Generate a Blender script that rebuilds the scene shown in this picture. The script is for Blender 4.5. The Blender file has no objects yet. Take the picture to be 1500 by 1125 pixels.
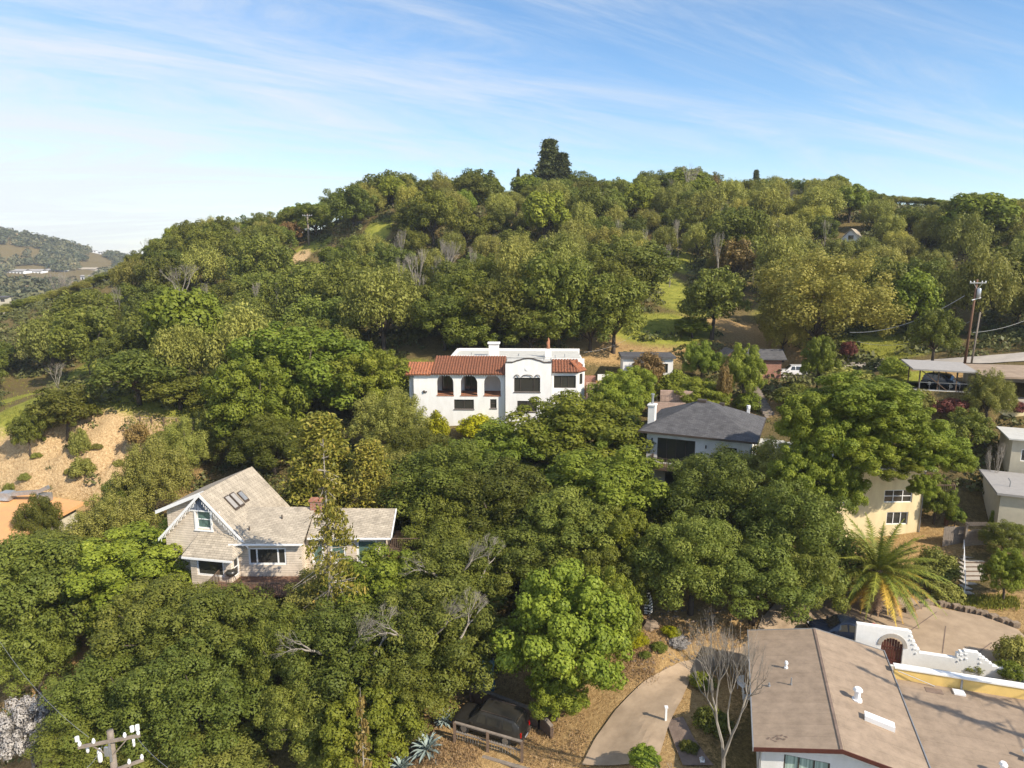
import bpy, math, random
import numpy as np
from mathutils import Vector, Matrix
random.seed(7)
S = bpy.context.scene
COL = S.collection
R = math.radians
PITCH = R(10.3)
SP, CP = math.sin(PITCH), math.cos(PITCH)
F = 1000.0
def P(px, py, D):
    "point seen at photo pixel (px,py) at depth D metres along the lens axis; camera at the origin"
    u = (px-750)/F; v = (py-562.5)/F
    return Vector((u*D, D*(CP-v*SP), -D*(SP+v*CP)))
def proj(p):
    D = p[1]*CP - p[2]*SP
    if D < .1: return (-9999, -9999, D)
    v = (-p[2]*CP - p[1]*SP)/D
    return (750+F*p[0]/D, 562.5+F*v, D)
# ------------------------------------------------------------------ terrain
CPTS = [(0,0,-36),(-15,25,-38),(20,5,-32),(13,31,-27.6),(-1,39,-29.9),(4,40,-29.2),(8,36,-28.5),(-35,47,-34),(-30,30,-38),
(-60,30,-42),(50,30,-25.5),(30,44,-26.2),(20,44,-26.4),(10,47,-26.5),(36,49,-25.9),(40,57,-24.1),(36,59,-24.4),(48,60,-23.5),(62,60,-22),
(-25,49,-28.5),(-15,50,-27.5),(-25,62,-25.5),(-13,62,-25),(-5,50,-27.5),(0,56,-26),(5,65,-24.5),(17,67,-23.6),(25,62,-24.6),(29,76,-20.5),(0,75,-23.6),(-12,75,-23.6),
(-13,85,-22),(10,85,-22),(-15.5,95,-17.2),(0,104,-13.8),(9,103,-14.6),(16,88,-19.6),(20,97,-17),(22,103,-15.2),(30,90,-18.5),
(35,80,-19.5),(32,98,-16.9),(40,100,-17.2),(47,76,-14.6),(46,82,-14.3),(43,100,-17.0),(57,76,-14.2),(50,70,-18.5),(44,65,-21),(55,68,-18),(62,88,-13),(75,80,-12.5),
(60,105,-13.8),(30,128,-9.2),(43,163,-1.5),(34,113,-12.7),(-48,70,-30.5),(-62,68,-31),(-40,62,-30),(-55,79.5,-28.0),(-48,80,-27.5),(-64,79,-28.5),(-66,88,-21.2),(-58,87,-20.8),(-49,88,-20.6),(-40,88,-21.2),
(-34,80,-25),(-30,70,-26.5),(-64,104,-18.6),(-75,112,-21),(-50,118,-19),(-34,113,-18),(-28,95,-20.5),(-85,140,-20),(-67,150,-15.5),(-52,148,-12),(-18,118,-12.5),(-8,158,-4.5),
(-25,168,-4),(15,148,-5.5),(-46,185,-1),(-39,190,8),(-60,200,4),(-68,168,-8),(-90,200,3),(-110,198,-5),(-138,208,-15),(-168,220,-26),
(-36,222,17.5),(0,225,17.5),(30,240,19),(60,245,19),(110,238,18),(84,170,3),(130,165,6),(120,120,-6),(85,110,-10),(150,250,12),(180,200,5),(150,150,2),
(-36,262,6),(30,290,5),(120,300,0),(-120,260,-30),(-100,330,-40),(-220,300,-42),(0,400,-40),(200,400,-30),
(-450,600,-32),(-350,620,-30),(-200,600,-40),(-700,900,-24),(-500,920,-22),(-800,1300,30),(-950,1250,45),(-700,1350,10),(-760,1150,5),(-1000,1150,30),(-500,1450,-5),(0,1500,-40),(600,1500,-40),(-1800,1800,60),
(-150,60,-42),(-200,120,-38),(-110,90,-32),(100,40,-18),(150,60,-8),(0,-60,-44),(-80,-60,-52),(80,-60,-32),(-600,0,-45),(600,0,0),(500,300,10),(-500,300,-45),(-2000,200,-40),(2000,200,-20),(2000,2200,-40),(-2000,2400,-20),(0,2500,-40)]
CA = np.array(CPTS, float)
LS = 100.0
def warp(x, y):
    # compresses far distances so the spline stays calm there
    r = np.sqrt(x*x+y*y)+1e-6
    k = np.where(r < 300, 1.0, (300+60*np.log(np.maximum(r,300)/300)*3)/r)
    return x*k/LS, y*k/LS
def tps(r2):
    return np.where(r2 > 1e-12, .5*r2*np.log(np.maximum(r2,1e-12)), 0)
wx, wy = warp(CA[:,0], CA[:,1])
n = len(CA)
K = tps((wx[:,None]-wx[None])**2+(wy[:,None]-wy[None])**2) + np.eye(n)*1e-4
Pm = np.stack([np.ones(n), wx, wy], 1)
A = np.zeros((n+3,n+3)); A[:n,:n] = K; A[:n,n:] = Pm; A[n:,:n] = Pm.T
W = np.linalg.solve(A, np.concatenate([CA[:,2], np.zeros(3)]))
def rbf(x, y):
    sh = np.shape(x); x = np.ravel(x).astype(float); y = np.ravel(y).astype(float)
    a, b = warp(x, y)
    out = np.empty(len(a))
    for i in range(0, len(a), 20000):
        s = slice(i, i+20000)
        out[s] = tps((a[s,None]-wx)**2+(b[s,None]-wy)**2) @ W[:n] + W[n] + W[n+1]*a[s] + W[n+2]*b[s]
    return out.reshape(sh)
def vnoise(x, y, seed=0):
    xi = np.floor(x).astype(int); yi = np.floor(y).astype(int); fx = x-xi; fy = y-yi
    fx = fx*fx*(3-2*fx); fy = fy*fy*(3-2*fy)
    def hsh(a, b):
        t = np.sin(a*127.1+b*311.7+seed*74.7)*43758.5453
        return t-np.floor(t)
    return (hsh(xi,yi)*(1-fx)+hsh(xi+1,yi)*fx)*(1-fy)+(hsh(xi,yi+1)*(1-fx)+hsh(xi+1,yi+1)*fx)*fy
def axis(lo, a, b, hi, d, g):
    mid = list(np.arange(a, b+1e-6, d))
    left = []; s = d; x = a
    while x > lo: s *= g; x -= s; left.append(x)
    right = []; s = d; x = b
    while x < hi: s *= g; x += s; right.append(x)
    return np.array(left[::-1]+mid+right)
GX = axis(-2600, -80, 90, 2600, .8, 1.06)
GY = axis(-200, 22, 125, 2800, .8, 1.045)
XX, YY = np.meshgrid(GX, GY)
ZZ = rbf(XX, YY)
near = np.clip(1-(np.hypot(XX,YY-80)-150)/100, 0, 1)
ZZ += near*((vnoise(XX/6,YY/6)-.5)*.5 + (vnoise(XX/1.7,YY/1.7,3)-.5)*.18)
cl = np.exp(-((XX+54)/17)**4-((YY-83.5)/5)**4)
ZZ += cl*((.5-np.abs(vnoise(XX/2.2,YY/6,5)*2-1))*2.4+(vnoise(XX/1.1,YY/1.2,6)-.5)*1.1)
RR = np.hypot(XX,YY); UU = XX/np.maximum(YY,1.)
hillH = np.interp(UU, [-2,-1.2,-.80,-.72,-.66,-.60,-.55,-.50,-.42,-.3], [60,60,46,40,25,9,-2,-14,-30,-40])
rp_ = np.clip((RR-940)/400,0,1); rp_ = rp_*rp_*(3-2*rp_); dp_ = np.clip((RR-1350)/900,0,1)
FB = -34+10*np.clip((RR-450)/300,0,1)*(UU<-.3)
FAR = np.where(YY > 0, FB+(hillH-FB)*rp_-dp_*(hillH+60), -45.)+(vnoise(XX/110,YY/110,9)-.5)*9
fw_ = np.clip((RR-330)/170,0,1); fw_ = fw_*fw_*(3-2*fw_); ZZ = ZZ*(1-fw_)+FAR*fw_
# flat pads under drives and houses (x, y, radius, level, falloff)
PADS = [(24.5,43.5,5.5,-26.3,3),(31,45.5,5.5,-26.1,3),(17,37,7,-28.1,3),(12.5,33,4,-28.2,3),(12.8,38.5,2.4,-27.7,2),(-1.5,39.3,3.0,-29.85,2),(50,77,4.5,-14.35,2),(43,104,4,-17.4,2),(40,50.5,2.2,-25.6,2)]
for (a,b,r,l,f) in PADS:
    d = np.hypot(XX-a, YY-b); w = np.clip(1-(d-r)/f, 0, 1); w = w*w*(3-2*w)
    ZZ = ZZ*(1-w)+l*w
def h(x, y):
    i = int(np.clip(np.searchsorted(GX, x)-1, 0, len(GX)-2)); j = int(np.clip(np.searchsorted(GY, y)-1, 0, len(GY)-2))
    fx = (x-GX[i])/(GX[i+1]-GX[i]); fy = (y-GY[j])/(GY[j+1]-GY[j])
    return float((ZZ[j,i]*(1-fx)+ZZ[j,i+1]*fx)*(1-fy)+(ZZ[j+1,i]*(1-fx)+ZZ[j+1,i+1]*fx)*fy)
def G(px, py, d0=24):
    "where the sight line through a photo pixel meets the ground"
    D = d0
    while D < 1800:
        p = P(px, py, D)
        if p.z <= h(p.x, p.y): break
        D *= 1.004
    return P(px, py, D)
# ------------------------------------------------------------------ materials
MATS = {}
def nodes(name):
    m = bpy.data.materials.new(name); m.use_nodes = True
    nt = m.node_tree; b = nt.nodes['Principled BSDF']; MATS[name] = m
    return m, nt, b
def N(nt, t, **kw):
    nd = nt.nodes.new(t)
    for k, v in kw.items():
        if k in nd.inputs: nd.inputs[k].default_value = v
        else: setattr(nd, k, v)
    return nd
def mat(name, col, rough=.8, var=.12, scale=3.0, col2=None, bump=0.0, metal=0.0, spec=.3, stretch=None, bscale=None):
    m, nt, b = nodes(name)
    tc = N(nt, 'ShaderNodeTexCoord'); mp = N(nt, 'ShaderNodeMapping')
    nt.links.new(tc.outputs['Object'], mp.inputs[0])
    if stretch: mp.inputs['Scale'].default_value = stretch
    nz = N(nt, 'ShaderNodeTexNoise', Scale=scale, Detail=6.0, Roughness=.65); nt.links.new(mp.outputs[0], nz.inputs['Vector'])
    rp = N(nt, 'ShaderNodeValToRGB')
    c2 = col2 or tuple(c*(1-var*2.2) for c in col)
    rp.color_ramp.elements[0].position = .35; rp.color_ramp.elements[1].position = .65
    rp.color_ramp.elements[0].color = (*c2, 1); rp.color_ramp.elements[1].color = (*col, 1)
    nt.links.new(nz.outputs[0], rp.inputs[0]); nt.links.new(rp.outputs[0], b.inputs['Base Color'])
    b.inputs['Roughness'].default_value = rough; b.inputs['Metallic'].default_value = metal
    b.inputs['Specular IOR Level'].default_value = spec
    if bump:
        n2 = N(nt, 'ShaderNodeTexNoise', Scale=bscale or scale*6, Detail=4.0); nt.links.new(mp.outputs[0], n2.inputs['Vector'])
        bp = N(nt, 'ShaderNodeBump', Strength=bump, Distance=.05); nt.links.new(n2.outputs[0], bp.inputs['Height'])
        nt.links.new(bp.outputs[0], b.inputs['Normal'])
    return m
def leafmat(name, c1, c2, c3=None, trans=.25, rough=.55):
    "leaves: each cluster picks its own shade between c1 and c2; every plant shifts a little"
    m, nt, b = nodes(name)
    at = N(nt, 'ShaderNodeAttribute', attribute_name='tint'); oi = N(nt, 'ShaderNodeObjectInfo')
    rp = N(nt, 'ShaderNodeValToRGB')
    rp.color_ramp.elements[0].color = (*c1, 1); rp.color_ramp.elements[1].color = (*c2, 1)
    if c3:
        e = rp.color_ramp.elements.new(.93); e.color = (*c2, 1); rp.color_ramp.elements[-1].color = (*c3, 1)
    nt.links.new(at.outputs['Fac'], rp.inputs[0])
    hs = N(nt, 'ShaderNodeHueSaturation')
    m1 = N(nt, 'ShaderNodeMapRange'); m1.inputs['To Min'].default_value = .478; m1.inputs['To Max'].default_value = .506
    m2 = N(nt, 'ShaderNodeMapRange'); m2.inputs['To Min'].default_value = .74; m2.inputs['To Max'].default_value = 1.16
    ml = N(nt, 'ShaderNodeMath', operation='MULTIPLY'); ml.inputs[1].default_value = 7.31
    fr = N(nt, 'ShaderNodeMath', operation='FRACT')
    nt.links.new(oi.outputs['Random'], m1.inputs[0]); nt.links.new(oi.outputs['Random'], ml.inputs[0]); nt.links.new(ml.outputs[0], fr.inputs[0]); nt.links.new(fr.outputs[0], m2.inputs[0])
    nt.links.new(m1.outputs[0], hs.inputs['Hue']); nt.links.new(m2.outputs[0], hs.inputs['Value']); nt.links.new(rp.outputs[0], hs.inputs['Color'])
    nt.links.new(hs.outputs[0], b.inputs['Base Color']); b.inputs['Roughness'].default_value = rough; b.inputs['Specular IOR Level'].default_value = .25
    tr = N(nt, 'ShaderNodeBsdfTranslucent'); nt.links.new(hs.outputs[0], tr.inputs['Color'])
    mx = N(nt, 'ShaderNodeMixShader'); mx.inputs[0].default_value = trans
    nt.links.new(b.outputs[0], mx.inputs[1]); nt.links.new(tr.outputs[0], mx.inputs[2])
    nt.links.new(mx.outputs[0], nt.nodes['Material Output'].inputs['Surface'])
    return m
def glassmat(name, col=(.045,.043,.036), rough=.07):
    m, nt, b = nodes(name)
    b.inputs['Base Color'].default_value = (*col, 1); b.inputs['Roughness'].default_value = rough; b.inputs['Specular IOR Level'].default_value = .9
    tc = N(nt, 'ShaderNodeTexCoord'); nz = N(nt, 'ShaderNodeTexNoise', Scale=.8); nt.links.new(tc.outputs['Object'], nz.inputs['Vector'])
    bp = N(nt, 'ShaderNodeBump', Strength=.1, Distance=.05); nt.links.new(nz.outputs[0], bp.inputs['Height']); nt.links.new(bp.outputs[0], b.inputs['Normal'])
    return m
def courses(name, c1, c2, mortar, sx, sy, rough=.9, msize=.02, axis='XY', bump=.4, blotch=0.0, bcol=None):
    "rows of shingles, tiles or boards"
    m, nt, b = nodes(name)
    tc = N(nt, 'ShaderNodeTexCoord')
    src = tc.outputs['Object']
    if axis != 'XY':
        sp = N(nt, 'ShaderNodeSeparateXYZ'); cb = N(nt, 'ShaderNodeCombineXYZ'); nt.links.new(src, sp.inputs[0])
        nt.links.new(sp.outputs[axis[0]], cb.inputs[0]); nt.links.new(sp.outputs[axis[1]], cb.inputs[1]); src = cb.outputs[0]
    br = N(nt, 'ShaderNodeTexBrick'); nt.links.new(src, br.inputs['Vector'])
    br.inputs['Color1'].default_value = (*c1,1); br.inputs['Color2'].default_value = (*c2,1); br.inputs['Mortar'].default_value = (*mortar,1)
    br.inputs['Scale'].default_value = 1; br.inputs['Brick Width'].default_value = sx; br.inputs['Row Height'].default_value = sy
    br.inputs['Mortar Size'].default_value = msize; br.inputs['Bias'].default_value = 0
    nz = N(nt, 'ShaderNodeTexNoise', Scale=1.3, Detail=7.0, Roughness=.7); nt.links.new(tc.outputs['Object'], nz.inputs['Vector'])
    mr = N(nt, 'ShaderNodeMapRange'); mr.inputs['From Min'].default_value=.3; mr.inputs['From Max'].default_value=.7; mr.inputs['To Min'].default_value=.72; mr.inputs['To Max'].default_value=1.15
    nt.links.new(nz.outputs[0], mr.inputs[0])
    mx = N(nt, 'ShaderNodeMix', data_type='RGBA', blend_type='MULTIPLY'); mx.inputs[0].default_value = 1
    nt.links.new(br.outputs['Color'], mx.inputs[6]); nt.links.new(mr.outputs[0], mx.inputs[7])
    out = mx.outputs[2]
    nt.links.new(out, b.inputs['Base Color']); b.inputs['Roughness'].default_value = rough; b.inputs['Specular IOR Level'].default_value = .2
    if bump:
        bp = N(nt, 'ShaderNodeBump', Strength=bump, Distance=.03); nt.links.new(br.outputs['Fac'], bp.inputs['Height']); bp.invert = True
        nt.links.new(bp.outputs[0], b.inputs['Normal'])
    return m
stucco = mat('white_stucco', (.80,.79,.77), .9, .05, 1.4, col2=(.71,.695,.66), bump=.25, bscale=25, stretch=(1,1,.3))
stucco_dirty = mat('courtyard_stucco', (.84,.83,.80), .9, .04, 2.5, bump=.3, bscale=18)
cream = mat('cream_stucco', (.78,.66,.40), .9, .05, 1.2, col2=(.66,.54,.32), stretch=(1,1,.3), bump=.25, bscale=20)
yellow = mat('yellow_stucco', (.80,.56,.19), .9, .06, 1.5, bump=.2, bscale=20)
buff = mat('buff_stucco', (.52,.47,.36), .9, .06, 1.5, bump=.2, bscale=20)
trim_white = mat('white_paint', (.80,.80,.80), .5, .03, 2)
trim_dark = mat('dark_bronze_frame', (.085,.065,.052), .5, .1, 3)
trim_grey = mat('grey_metal', (.35,.36,.37), .45, .08, 3, metal=.4)
galv = mat('galvanised_steel', (.55,.57,.60), .35, .1, 3, metal=.7)
glass = glassmat('window_glass'); glass_green = glassmat('pale_green_glass', (.10,.17,.15), .08)
curtain = mat('green_white_curtain', (.55,.68,.60), .8, .1, 3, col2=(.16,.24,.2), stretch=(3,1,.02))
siding = courses('beige_lap_siding', (.70,.60,.49), (.66,.56,.45), (.33,.27,.21), 60, .2, axis='XZ', msize=.012)
blueboard = courses('blue_gable_boards', (.16,.19,.25), (.13,.16,.22), (.05,.06,.08), .25, 40, axis='XZ', msize=.02)
shingle_tan = courses('tan_shingles', (.48,.415,.325), (.37,.32,.25), (.20,.17,.14), .45, .16, msize=.012)
shingle_dark = courses('charcoal_shingles', (.125,.122,.125), (.085,.083,.088), (.05,.05,.052), .45, .16, msize=.012)
shingle_grey = mat('grey_rolled_roof', (.34,.32,.30), .95, .06, 2, bump=.2, bscale=30)
barrel = mat('terracotta_barrel_tile', (.34,.13,.065), .85, .3, 5.5, col2=(.075,.04,.03), stretch=(1,2.2,1), bump=.2)
barrel_new_and_sunlit = mat('bright_terracotta_tile', (.42,.16,.075), .85, .2, 2.6, col2=(.25,.10,.055), bump=.2)  # newer left tiles; also the sun-brightened tone of the angled bay roof
clay = mat('clay_pot', (.45,.20,.11), .8, .15, 6)
membrane = mat('white_roof_membrane', (.54,.53,.49), .9, .08, 1.5)
gravel = courses('tan_gravel_roof', (.335,.255,.185), (.31,.235,.17), (.25,.19,.135), 8.5, .97, rough=.95, msize=.012, bump=.15)
redfascia = mat('dark_red_fascia', (.10,.032,.022), .6, .1, 3)
woodbrown = mat('weathered_brown_wood', (.17,.115,.08), .85, .18, 4, stretch=(1,1,8), bump=.3)
woodgrey = mat('grey_weathered_wood', (.27,.225,.185), .9, .15, 4, bump=.3)
woodred = mat('red_brown_timber', (.20,.11,.07), .85, .15, 4, bump=.2)
bark = mat('oak_bark', (.115,.09,.07), .95, .25, 5, bump=.8, bscale=14, stretch=(1,1,.35))
barkpale = mat('pale_bark', (.36,.32,.27), .95, .2, 6, bump=.4)
concrete = mat('driveway_concrete', (.42,.315,.215), .95, .09, .9, col2=(.31,.23,.155), bump=.2, bscale=30)
plainconc = mat('plain_concrete', (.45,.40,.34), .95, .08, 2, bump=.2)
pinkstone = courses('pink_stair_block', (.52,.37,.29), (.46,.32,.25), (.35,.26,.2), .5, .2, axis='XZ', msize=.015)
brick = courses('red_brick', (.40,.17,.11), (.33,.14,.09), (.35,.28,.24), .4, .15, axis='XZ', msize=.02)
flag = mat('flagstone', (.22,.16,.125), .95, .15, 2, bump=.3)
orange_roof = mat('orange_foam_roof', (.64,.34,.14), .95, .1, .9, col2=(.54,.30,.14), bump=.2)
blackpaint = mat('black_car_paint', (.036,.033,.027), .34, .1, 2, spec=.6)
whitepaint = mat('white_car_paint', (.75,.76,.78), .25, .02, 2, spec=.6)
navy = mat('navy_car_paint', (.012,.018,.035), .2, .05, 2, spec=.6)
silverdark = mat('dark_grey_car_paint', (.05,.065,.09), .25, .05, 2, spec=.6)
tyre = mat('tyre_rubber', (.02,.02,.02), .9, .1, 6)
rimm = mat('alloy_rim', (.5,.5,.5), .35, .05, 5, metal=.8)
redlens = mat('red_lamp_lens', (.55,.01,.01), .25, .05, 5)
clearlens = mat('clear_lamp_lens', (.7,.7,.68), .2, .03, 5)
tarp = mat('blue_tarp_cloth', (.12,.27,.36), .7, .2, 3)
stripe = courses('black_white_stripe_cloth', (.7,.7,.68), (.7,.7,.68), (.03,.03,.035), 50, .22, axis='XZ', msize=.055, bump=0)
agavem = mat('agave_leaf', (.30,.37,.35), .6, .15, 5)
wirem = mat('wire_grey', (.32,.32,.31), .6, .1, 5)
terracotta_pot = mat('terracotta_wall', (.50,.22,.12), .85, .12, 3)
rockm = mat('garden_rock', (.33,.25,.18), .95, .25, 3, bump=.7)
L_oak = leafmat('oak_leaves', (.100,.135,.022), (.235,.265,.046), (.40,.38,.09), trans=.36)
L_olive = leafmat('olive_leaves', (.195,.212,.040), (.39,.39,.090), (.52,.47,.15), trans=.36)
L_green = leafmat('bright_green_leaves', (.120,.168,.018), (.290,.345,.040), (.42,.44,.08), trans=.36)
L_pale = leafmat('pale_yellow_green_leaves', (.24,.25,.045), (.50,.47,.10), (.62,.55,.18), trans=.38)
L_deep = leafmat('deep_green_leaves', (.085,.112,.016), (.205,.225,.035), (.34,.32,.07), trans=.34)
L_yellow = leafmat('yellow_leaves', (.26,.29,.01), (.50,.48,.015), trans=.3)
L_red = leafmat('red_leaves', (.12,.045,.03), (.25,.10,.06), trans=.2)
L_con = leafmat('conifer_needles', (.14,.15,.022), (.34,.30,.05), (.46,.34,.08), trans=.3)
L_pine = leafmat('dark_conifer_needles', (.05,.065,.022), (.13,.14,.04), trans=.25)
L_silver = leafmat('silver_leaves', (.30,.28,.26), (.55,.52,.48), trans=.1)
L_rust = leafmat('rusty_leaves', (.16,.11,.03), (.30,.21,.07), trans=.2)
L_far = leafmat('far_wood_leaves', (.045,.062,.03), (.15,.14,.065), (.38,.27,.17), trans=.1)
L_under = leafmat('undergrowth_leaves', (.055,.070,.02), (.13,.13,.04), (.30,.20,.09), trans=.1)
L_palm = leafmat('palm_leaflets', (.09,.13,.02), (.30,.32,.05), trans=.2)
L_palmy = leafmat('yellow_palm_leaflets', (.42,.29,.04), (.66,.47,.08), trans=.2)
L_palmd = leafmat('dead_palm_leaflets', (.28,.19,.10), (.45,.34,.20), trans=.1)
def terrain_mat():
    m, nt, b = nodes('hillside_ground')
    tc = N(nt, 'ShaderNodeTexCoord'); at = N(nt, 'ShaderNodeAttribute', attribute_name='zone'); sp = N(nt, 'ShaderNodeSeparateColor')
    nt.links.new(at.outputs['Color'], sp.inputs[0])
    def noise(sc, det=6., ro=.65):
        q = N(nt, 'ShaderNodeTexNoise', Scale=sc, Detail=det, Roughness=ro); nt.links.new(tc.outputs['Object'], q.inputs['Vector']); return q.outputs[0]
    def ramp(src, a, ca, c, cc):
        r = N(nt, 'ShaderNodeValToRGB'); r.color_ramp.elements[0].position=a; r.color_ramp.elements[1].position=c
        r.color_ramp.elements[0].color=(*ca,1); r.color_ramp.elements[1].color=(*cc,1); nt.links.new(src, r.inputs[0]); return r.outputs[0]
    n1 = noise(.6); n2 = noise(3.5, 8., .75); n3 = noise(14, 4.)
    litter = ramp(n2, .35, (.09,.075,.03), .68, (.24,.175,.075))
    grass = ramp(n1, .35, (.19,.21,.035), .65, (.34,.33,.06))
    tan = ramp(n2, .3, (.28,.165,.065), .7, (.56,.385,.18))
    rock = ramp(n2, .3, (.30,.18,.08), .66, (.66,.49,.28))
    def wt(out):
        a = N(nt, 'ShaderNodeMath', operation='MULTIPLY_ADD'); a.inputs[1].default_value=.9; nt.links.new(n2, a.inputs[0]); a.inputs[2].default_value=-.45
        s = N(nt, 'ShaderNodeMath', operation='ADD'); nt.links.new(a.outputs[0], s.inputs[0]); nt.links.new(out, s.inputs[1])
        mr = N(nt, 'ShaderNodeMapRange'); mr.inputs['From Min'].default_value=.35; mr.inputs['From Max'].default_value=.65; nt.links.new(s.outputs[0], mr.inputs[0])
        return mr.outputs[0]
    cur = litter
    for col, ch in ((tan,'Green'),(grass,'Red'),(rock,'Blue')):
        mx = N(nt, 'ShaderNodeMix', data_type='RGBA'); nt.links.new(wt(sp.outputs[ch]), mx.inputs[0]); nt.links.new(cur, mx.inputs[6]); nt.links.new(col, mx.inputs[7]); cur = mx.outputs[2]
    mr = N(nt, 'ShaderNodeMapRange'); mr.inputs['From Min'].default_value=.3; mr.inputs['From Max'].default_value=.7; mr.inputs['To Min'].default_value=.72; mr.inputs['To Max'].default_value=1.2; nt.links.new(n3, mr.inputs[0])
    mm = N(nt, 'ShaderNodeMix', data_type='RGBA', blend_type='MULTIPLY'); mm.inputs[0].default_value=1; nt.links.new(cur, mm.inputs[6]); nt.links.new(mr.outputs[0], mm.inputs[7])
    nt.links.new(mm.outputs[2], b.inputs['Base Color']); b.inputs['Roughness'].default_value=1; b.inputs['Specular IOR Level'].default_value=.1
    bp = N(nt, 'ShaderNodeBump', Strength=.8, Distance=.35); nt.links.new(n2, bp.inputs['Height']); nt.links.new(bp.outputs[0], b.inputs['Normal'])
    return m
# ------------------------------------------------------------------ object helpers
def tag(o, label=None, cat=None, group=None, kind=None):
    if label: o['label'] = label
    if cat: o['category'] = cat
    if group: o['group'] = group
    if kind: o['kind'] = kind
    return o
def thing(name, label, cat, loc=(0,0,0), rotz=0, group=None):
    o = bpy.data.objects.new(name, None); COL.objects.link(o); o.empty_display_size = .3
    o.location = loc; o.rotation_euler = (0,0,rotz)
    return tag(o, label, cat, group)
class MB:
    def __init__(s): s.v = []; s.f = []
    def add(s, vs, fs):
        k = len(s.v); s.v += [tuple(x) for x in vs]; s.f += [tuple(i+k for i in f) for f in fs]; return s
    def quad(s, *p): return s.add(p, [tuple(range(len(p)))])
    def obox(s, o, u, v, w):
        "box with corner o and edge vectors u v w"
        o, u, v, w = map(Vector, (o,u,v,w))
        if u.cross(v).dot(w) < 0: u, v = v, u
        c = [o, o+u, o+u+v, o+v, o+w, o+u+w, o+u+v+w, o+v+w]
        return s.add(c, [(3,2,1,0),(4,5,6,7),(0,1,5,4),(1,2,6,5),(2,3,7,6),(3,0,4,7)])
    def box(s, x0, x1, y0, y1, z0, z1): return s.obox((x0,y0,z0),(x1-x0,0,0),(0,y1-y0,0),(0,0,z1-z0))
    def bar(s, a, b, t, up=(0,0,1), w=None):
        a, b = Vector(a), Vector(b); d = b-a
        sd = d.cross(Vector(up))
        if sd.length < 1e-6: sd = d.cross(Vector((0,1,0)))
        sd.normalize(); u = sd.cross(d).normalized(); w = w or t
        return s.obox(a-sd*t/2-u*w/2, sd*t, u*w, d)
    def slab(s, pts, t):
        "polygon extruded straight down by t"
        pts = [Vector(p) for p in pts]; k = len(pts)
        nz = sum((pts[i].x*pts[(i+1)%k].y-pts[(i+1)%k].x*pts[i].y) for i in range(k))
        if nz < 0: pts = pts[::-1]
        dn = [p-Vector((0,0,t)) for p in pts]
        return s.add(pts+dn, [tuple(range(k)), tuple(range(2*k-1,k-1,-1))]+[(i,k+i,k+(i+1)%k,(i+1)%k) for i in range(k)])
    def prism(s, pts, d):
        pts = [Vector(p) for p in pts]; d = Vector(d); k = len(pts)
        nn = Vector((0,0,0))
        for i in range(1,k-1): nn += (pts[i]-pts[0]).cross(pts[i+1]-pts[0])
        if nn.dot(d) > 0: pts = pts[::-1]
        return s.add(pts+[p+d for p in pts], [tuple(range(k)), tuple(range(2*k-1,k-1,-1))]+[(i,k+i,k+(i+1)%k,(i+1)%k) for i in range(k)])
    def tube(s, pts, rad, n=6, cap=True):
        pts = [Vector(p) for p in pts]; m = len(pts); vs = []; fs = []
        if not hasattr(rad,'__len__'): rad = [rad]*m
        for i, p in enumerate(pts):
            d = (pts[min(i+1,m-1)]-pts[max(i-1,0)]).normalized()
            a = d.cross(Vector((.3,.2,1)) if abs(d.z) < .9 else Vector((1,0,0))).normalized(); b = d.cross(a)
            for k in range(n):
                t = 2*math.pi*k/n; vs.append(p+(a*math.cos(t)+b*math.sin(t))*rad[i])
        for i in range(m-1):
            for k in range(n): fs.append((i*n+k, i*n+(k+1)%n, (i+1)*n+(k+1)%n, (i+1)*n+k))
        if cap: fs.append(tuple(range(n))[::-1]); fs.append(tuple(range((m-1)*n, m*n)))
        return s.add(vs, fs)
    def build(s, name, m, parent=None, loc=None, rotz=0, smooth=False):
        me = bpy.data.meshes.new(name); me.from_pydata(s.v, [], s.f); me.materials.append(m)
        if smooth: me.polygons.foreach_set('use_smooth', [True]*len(me.polygons))
        o = bpy.data.objects.new(name, me); COL.objects.link(o)
        if parent: o.parent = parent
        if loc is not None: o.location = loc
        o.rotation_euler = (0,0,rotz)
        return o
def wall(mb, o, u, W, H, holes, t):
    "wall sheet of thickness t going inwards (left-hand normal side of u), holes = [(x0,x1,z0,z1)]"
    o = Vector(o); u = Vector(u).normalized(); nin = Vector((-u.y, u.x, 0)); up = Vector((0,0,1))
    xs = sorted({0, W} | {q for a in holes for q in a[:2]}); zs = sorted({0, H} | {q for a in holes for q in a[2:]})
    def solid(i, j):
        if i < 0 or j < 0 or i >= len(xs)-1 or j >= len(zs)-1: return False
        cx = (xs[i]+xs[i+1])/2; cz = (zs[j]+zs[j+1])/2
        return not any(a[0] < cx < a[1] and a[2] < cz < a[3] for a in holes)
    q = lambda x, z, d: o+u*x+up*z+nin*d
    for i in range(len(xs)-1):
        for j in range(len(zs)-1):
            if not solid(i,j): continue
            a,b,c,d = xs[i],xs[i+1],zs[j],zs[j+1]
            mb.quad(q(a,c,0),q(b,c,0),q(b,d,0),q(a,d,0)); mb.quad(q(b,c,t),q(a,c,t),q(a,d,t),q(b,d,t))
            if not solid(i-1,j): mb.quad(q(a,c,t),q(a,c,0),q(a,d,0),q(a,d,t))
            if not solid(i+1,j): mb.quad(q(b,c,0),q(b,c,t),q(b,d,t),q(b,d,0))
            if not solid(i,j-1): mb.quad(q(a,c,t),q(b,c,t),q(b,c,0),q(a,c,0))
            if not solid(i,j+1): mb.quad(q(a,d,0),q(b,d,0),q(b,d,t),q(a,d,t))
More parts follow.
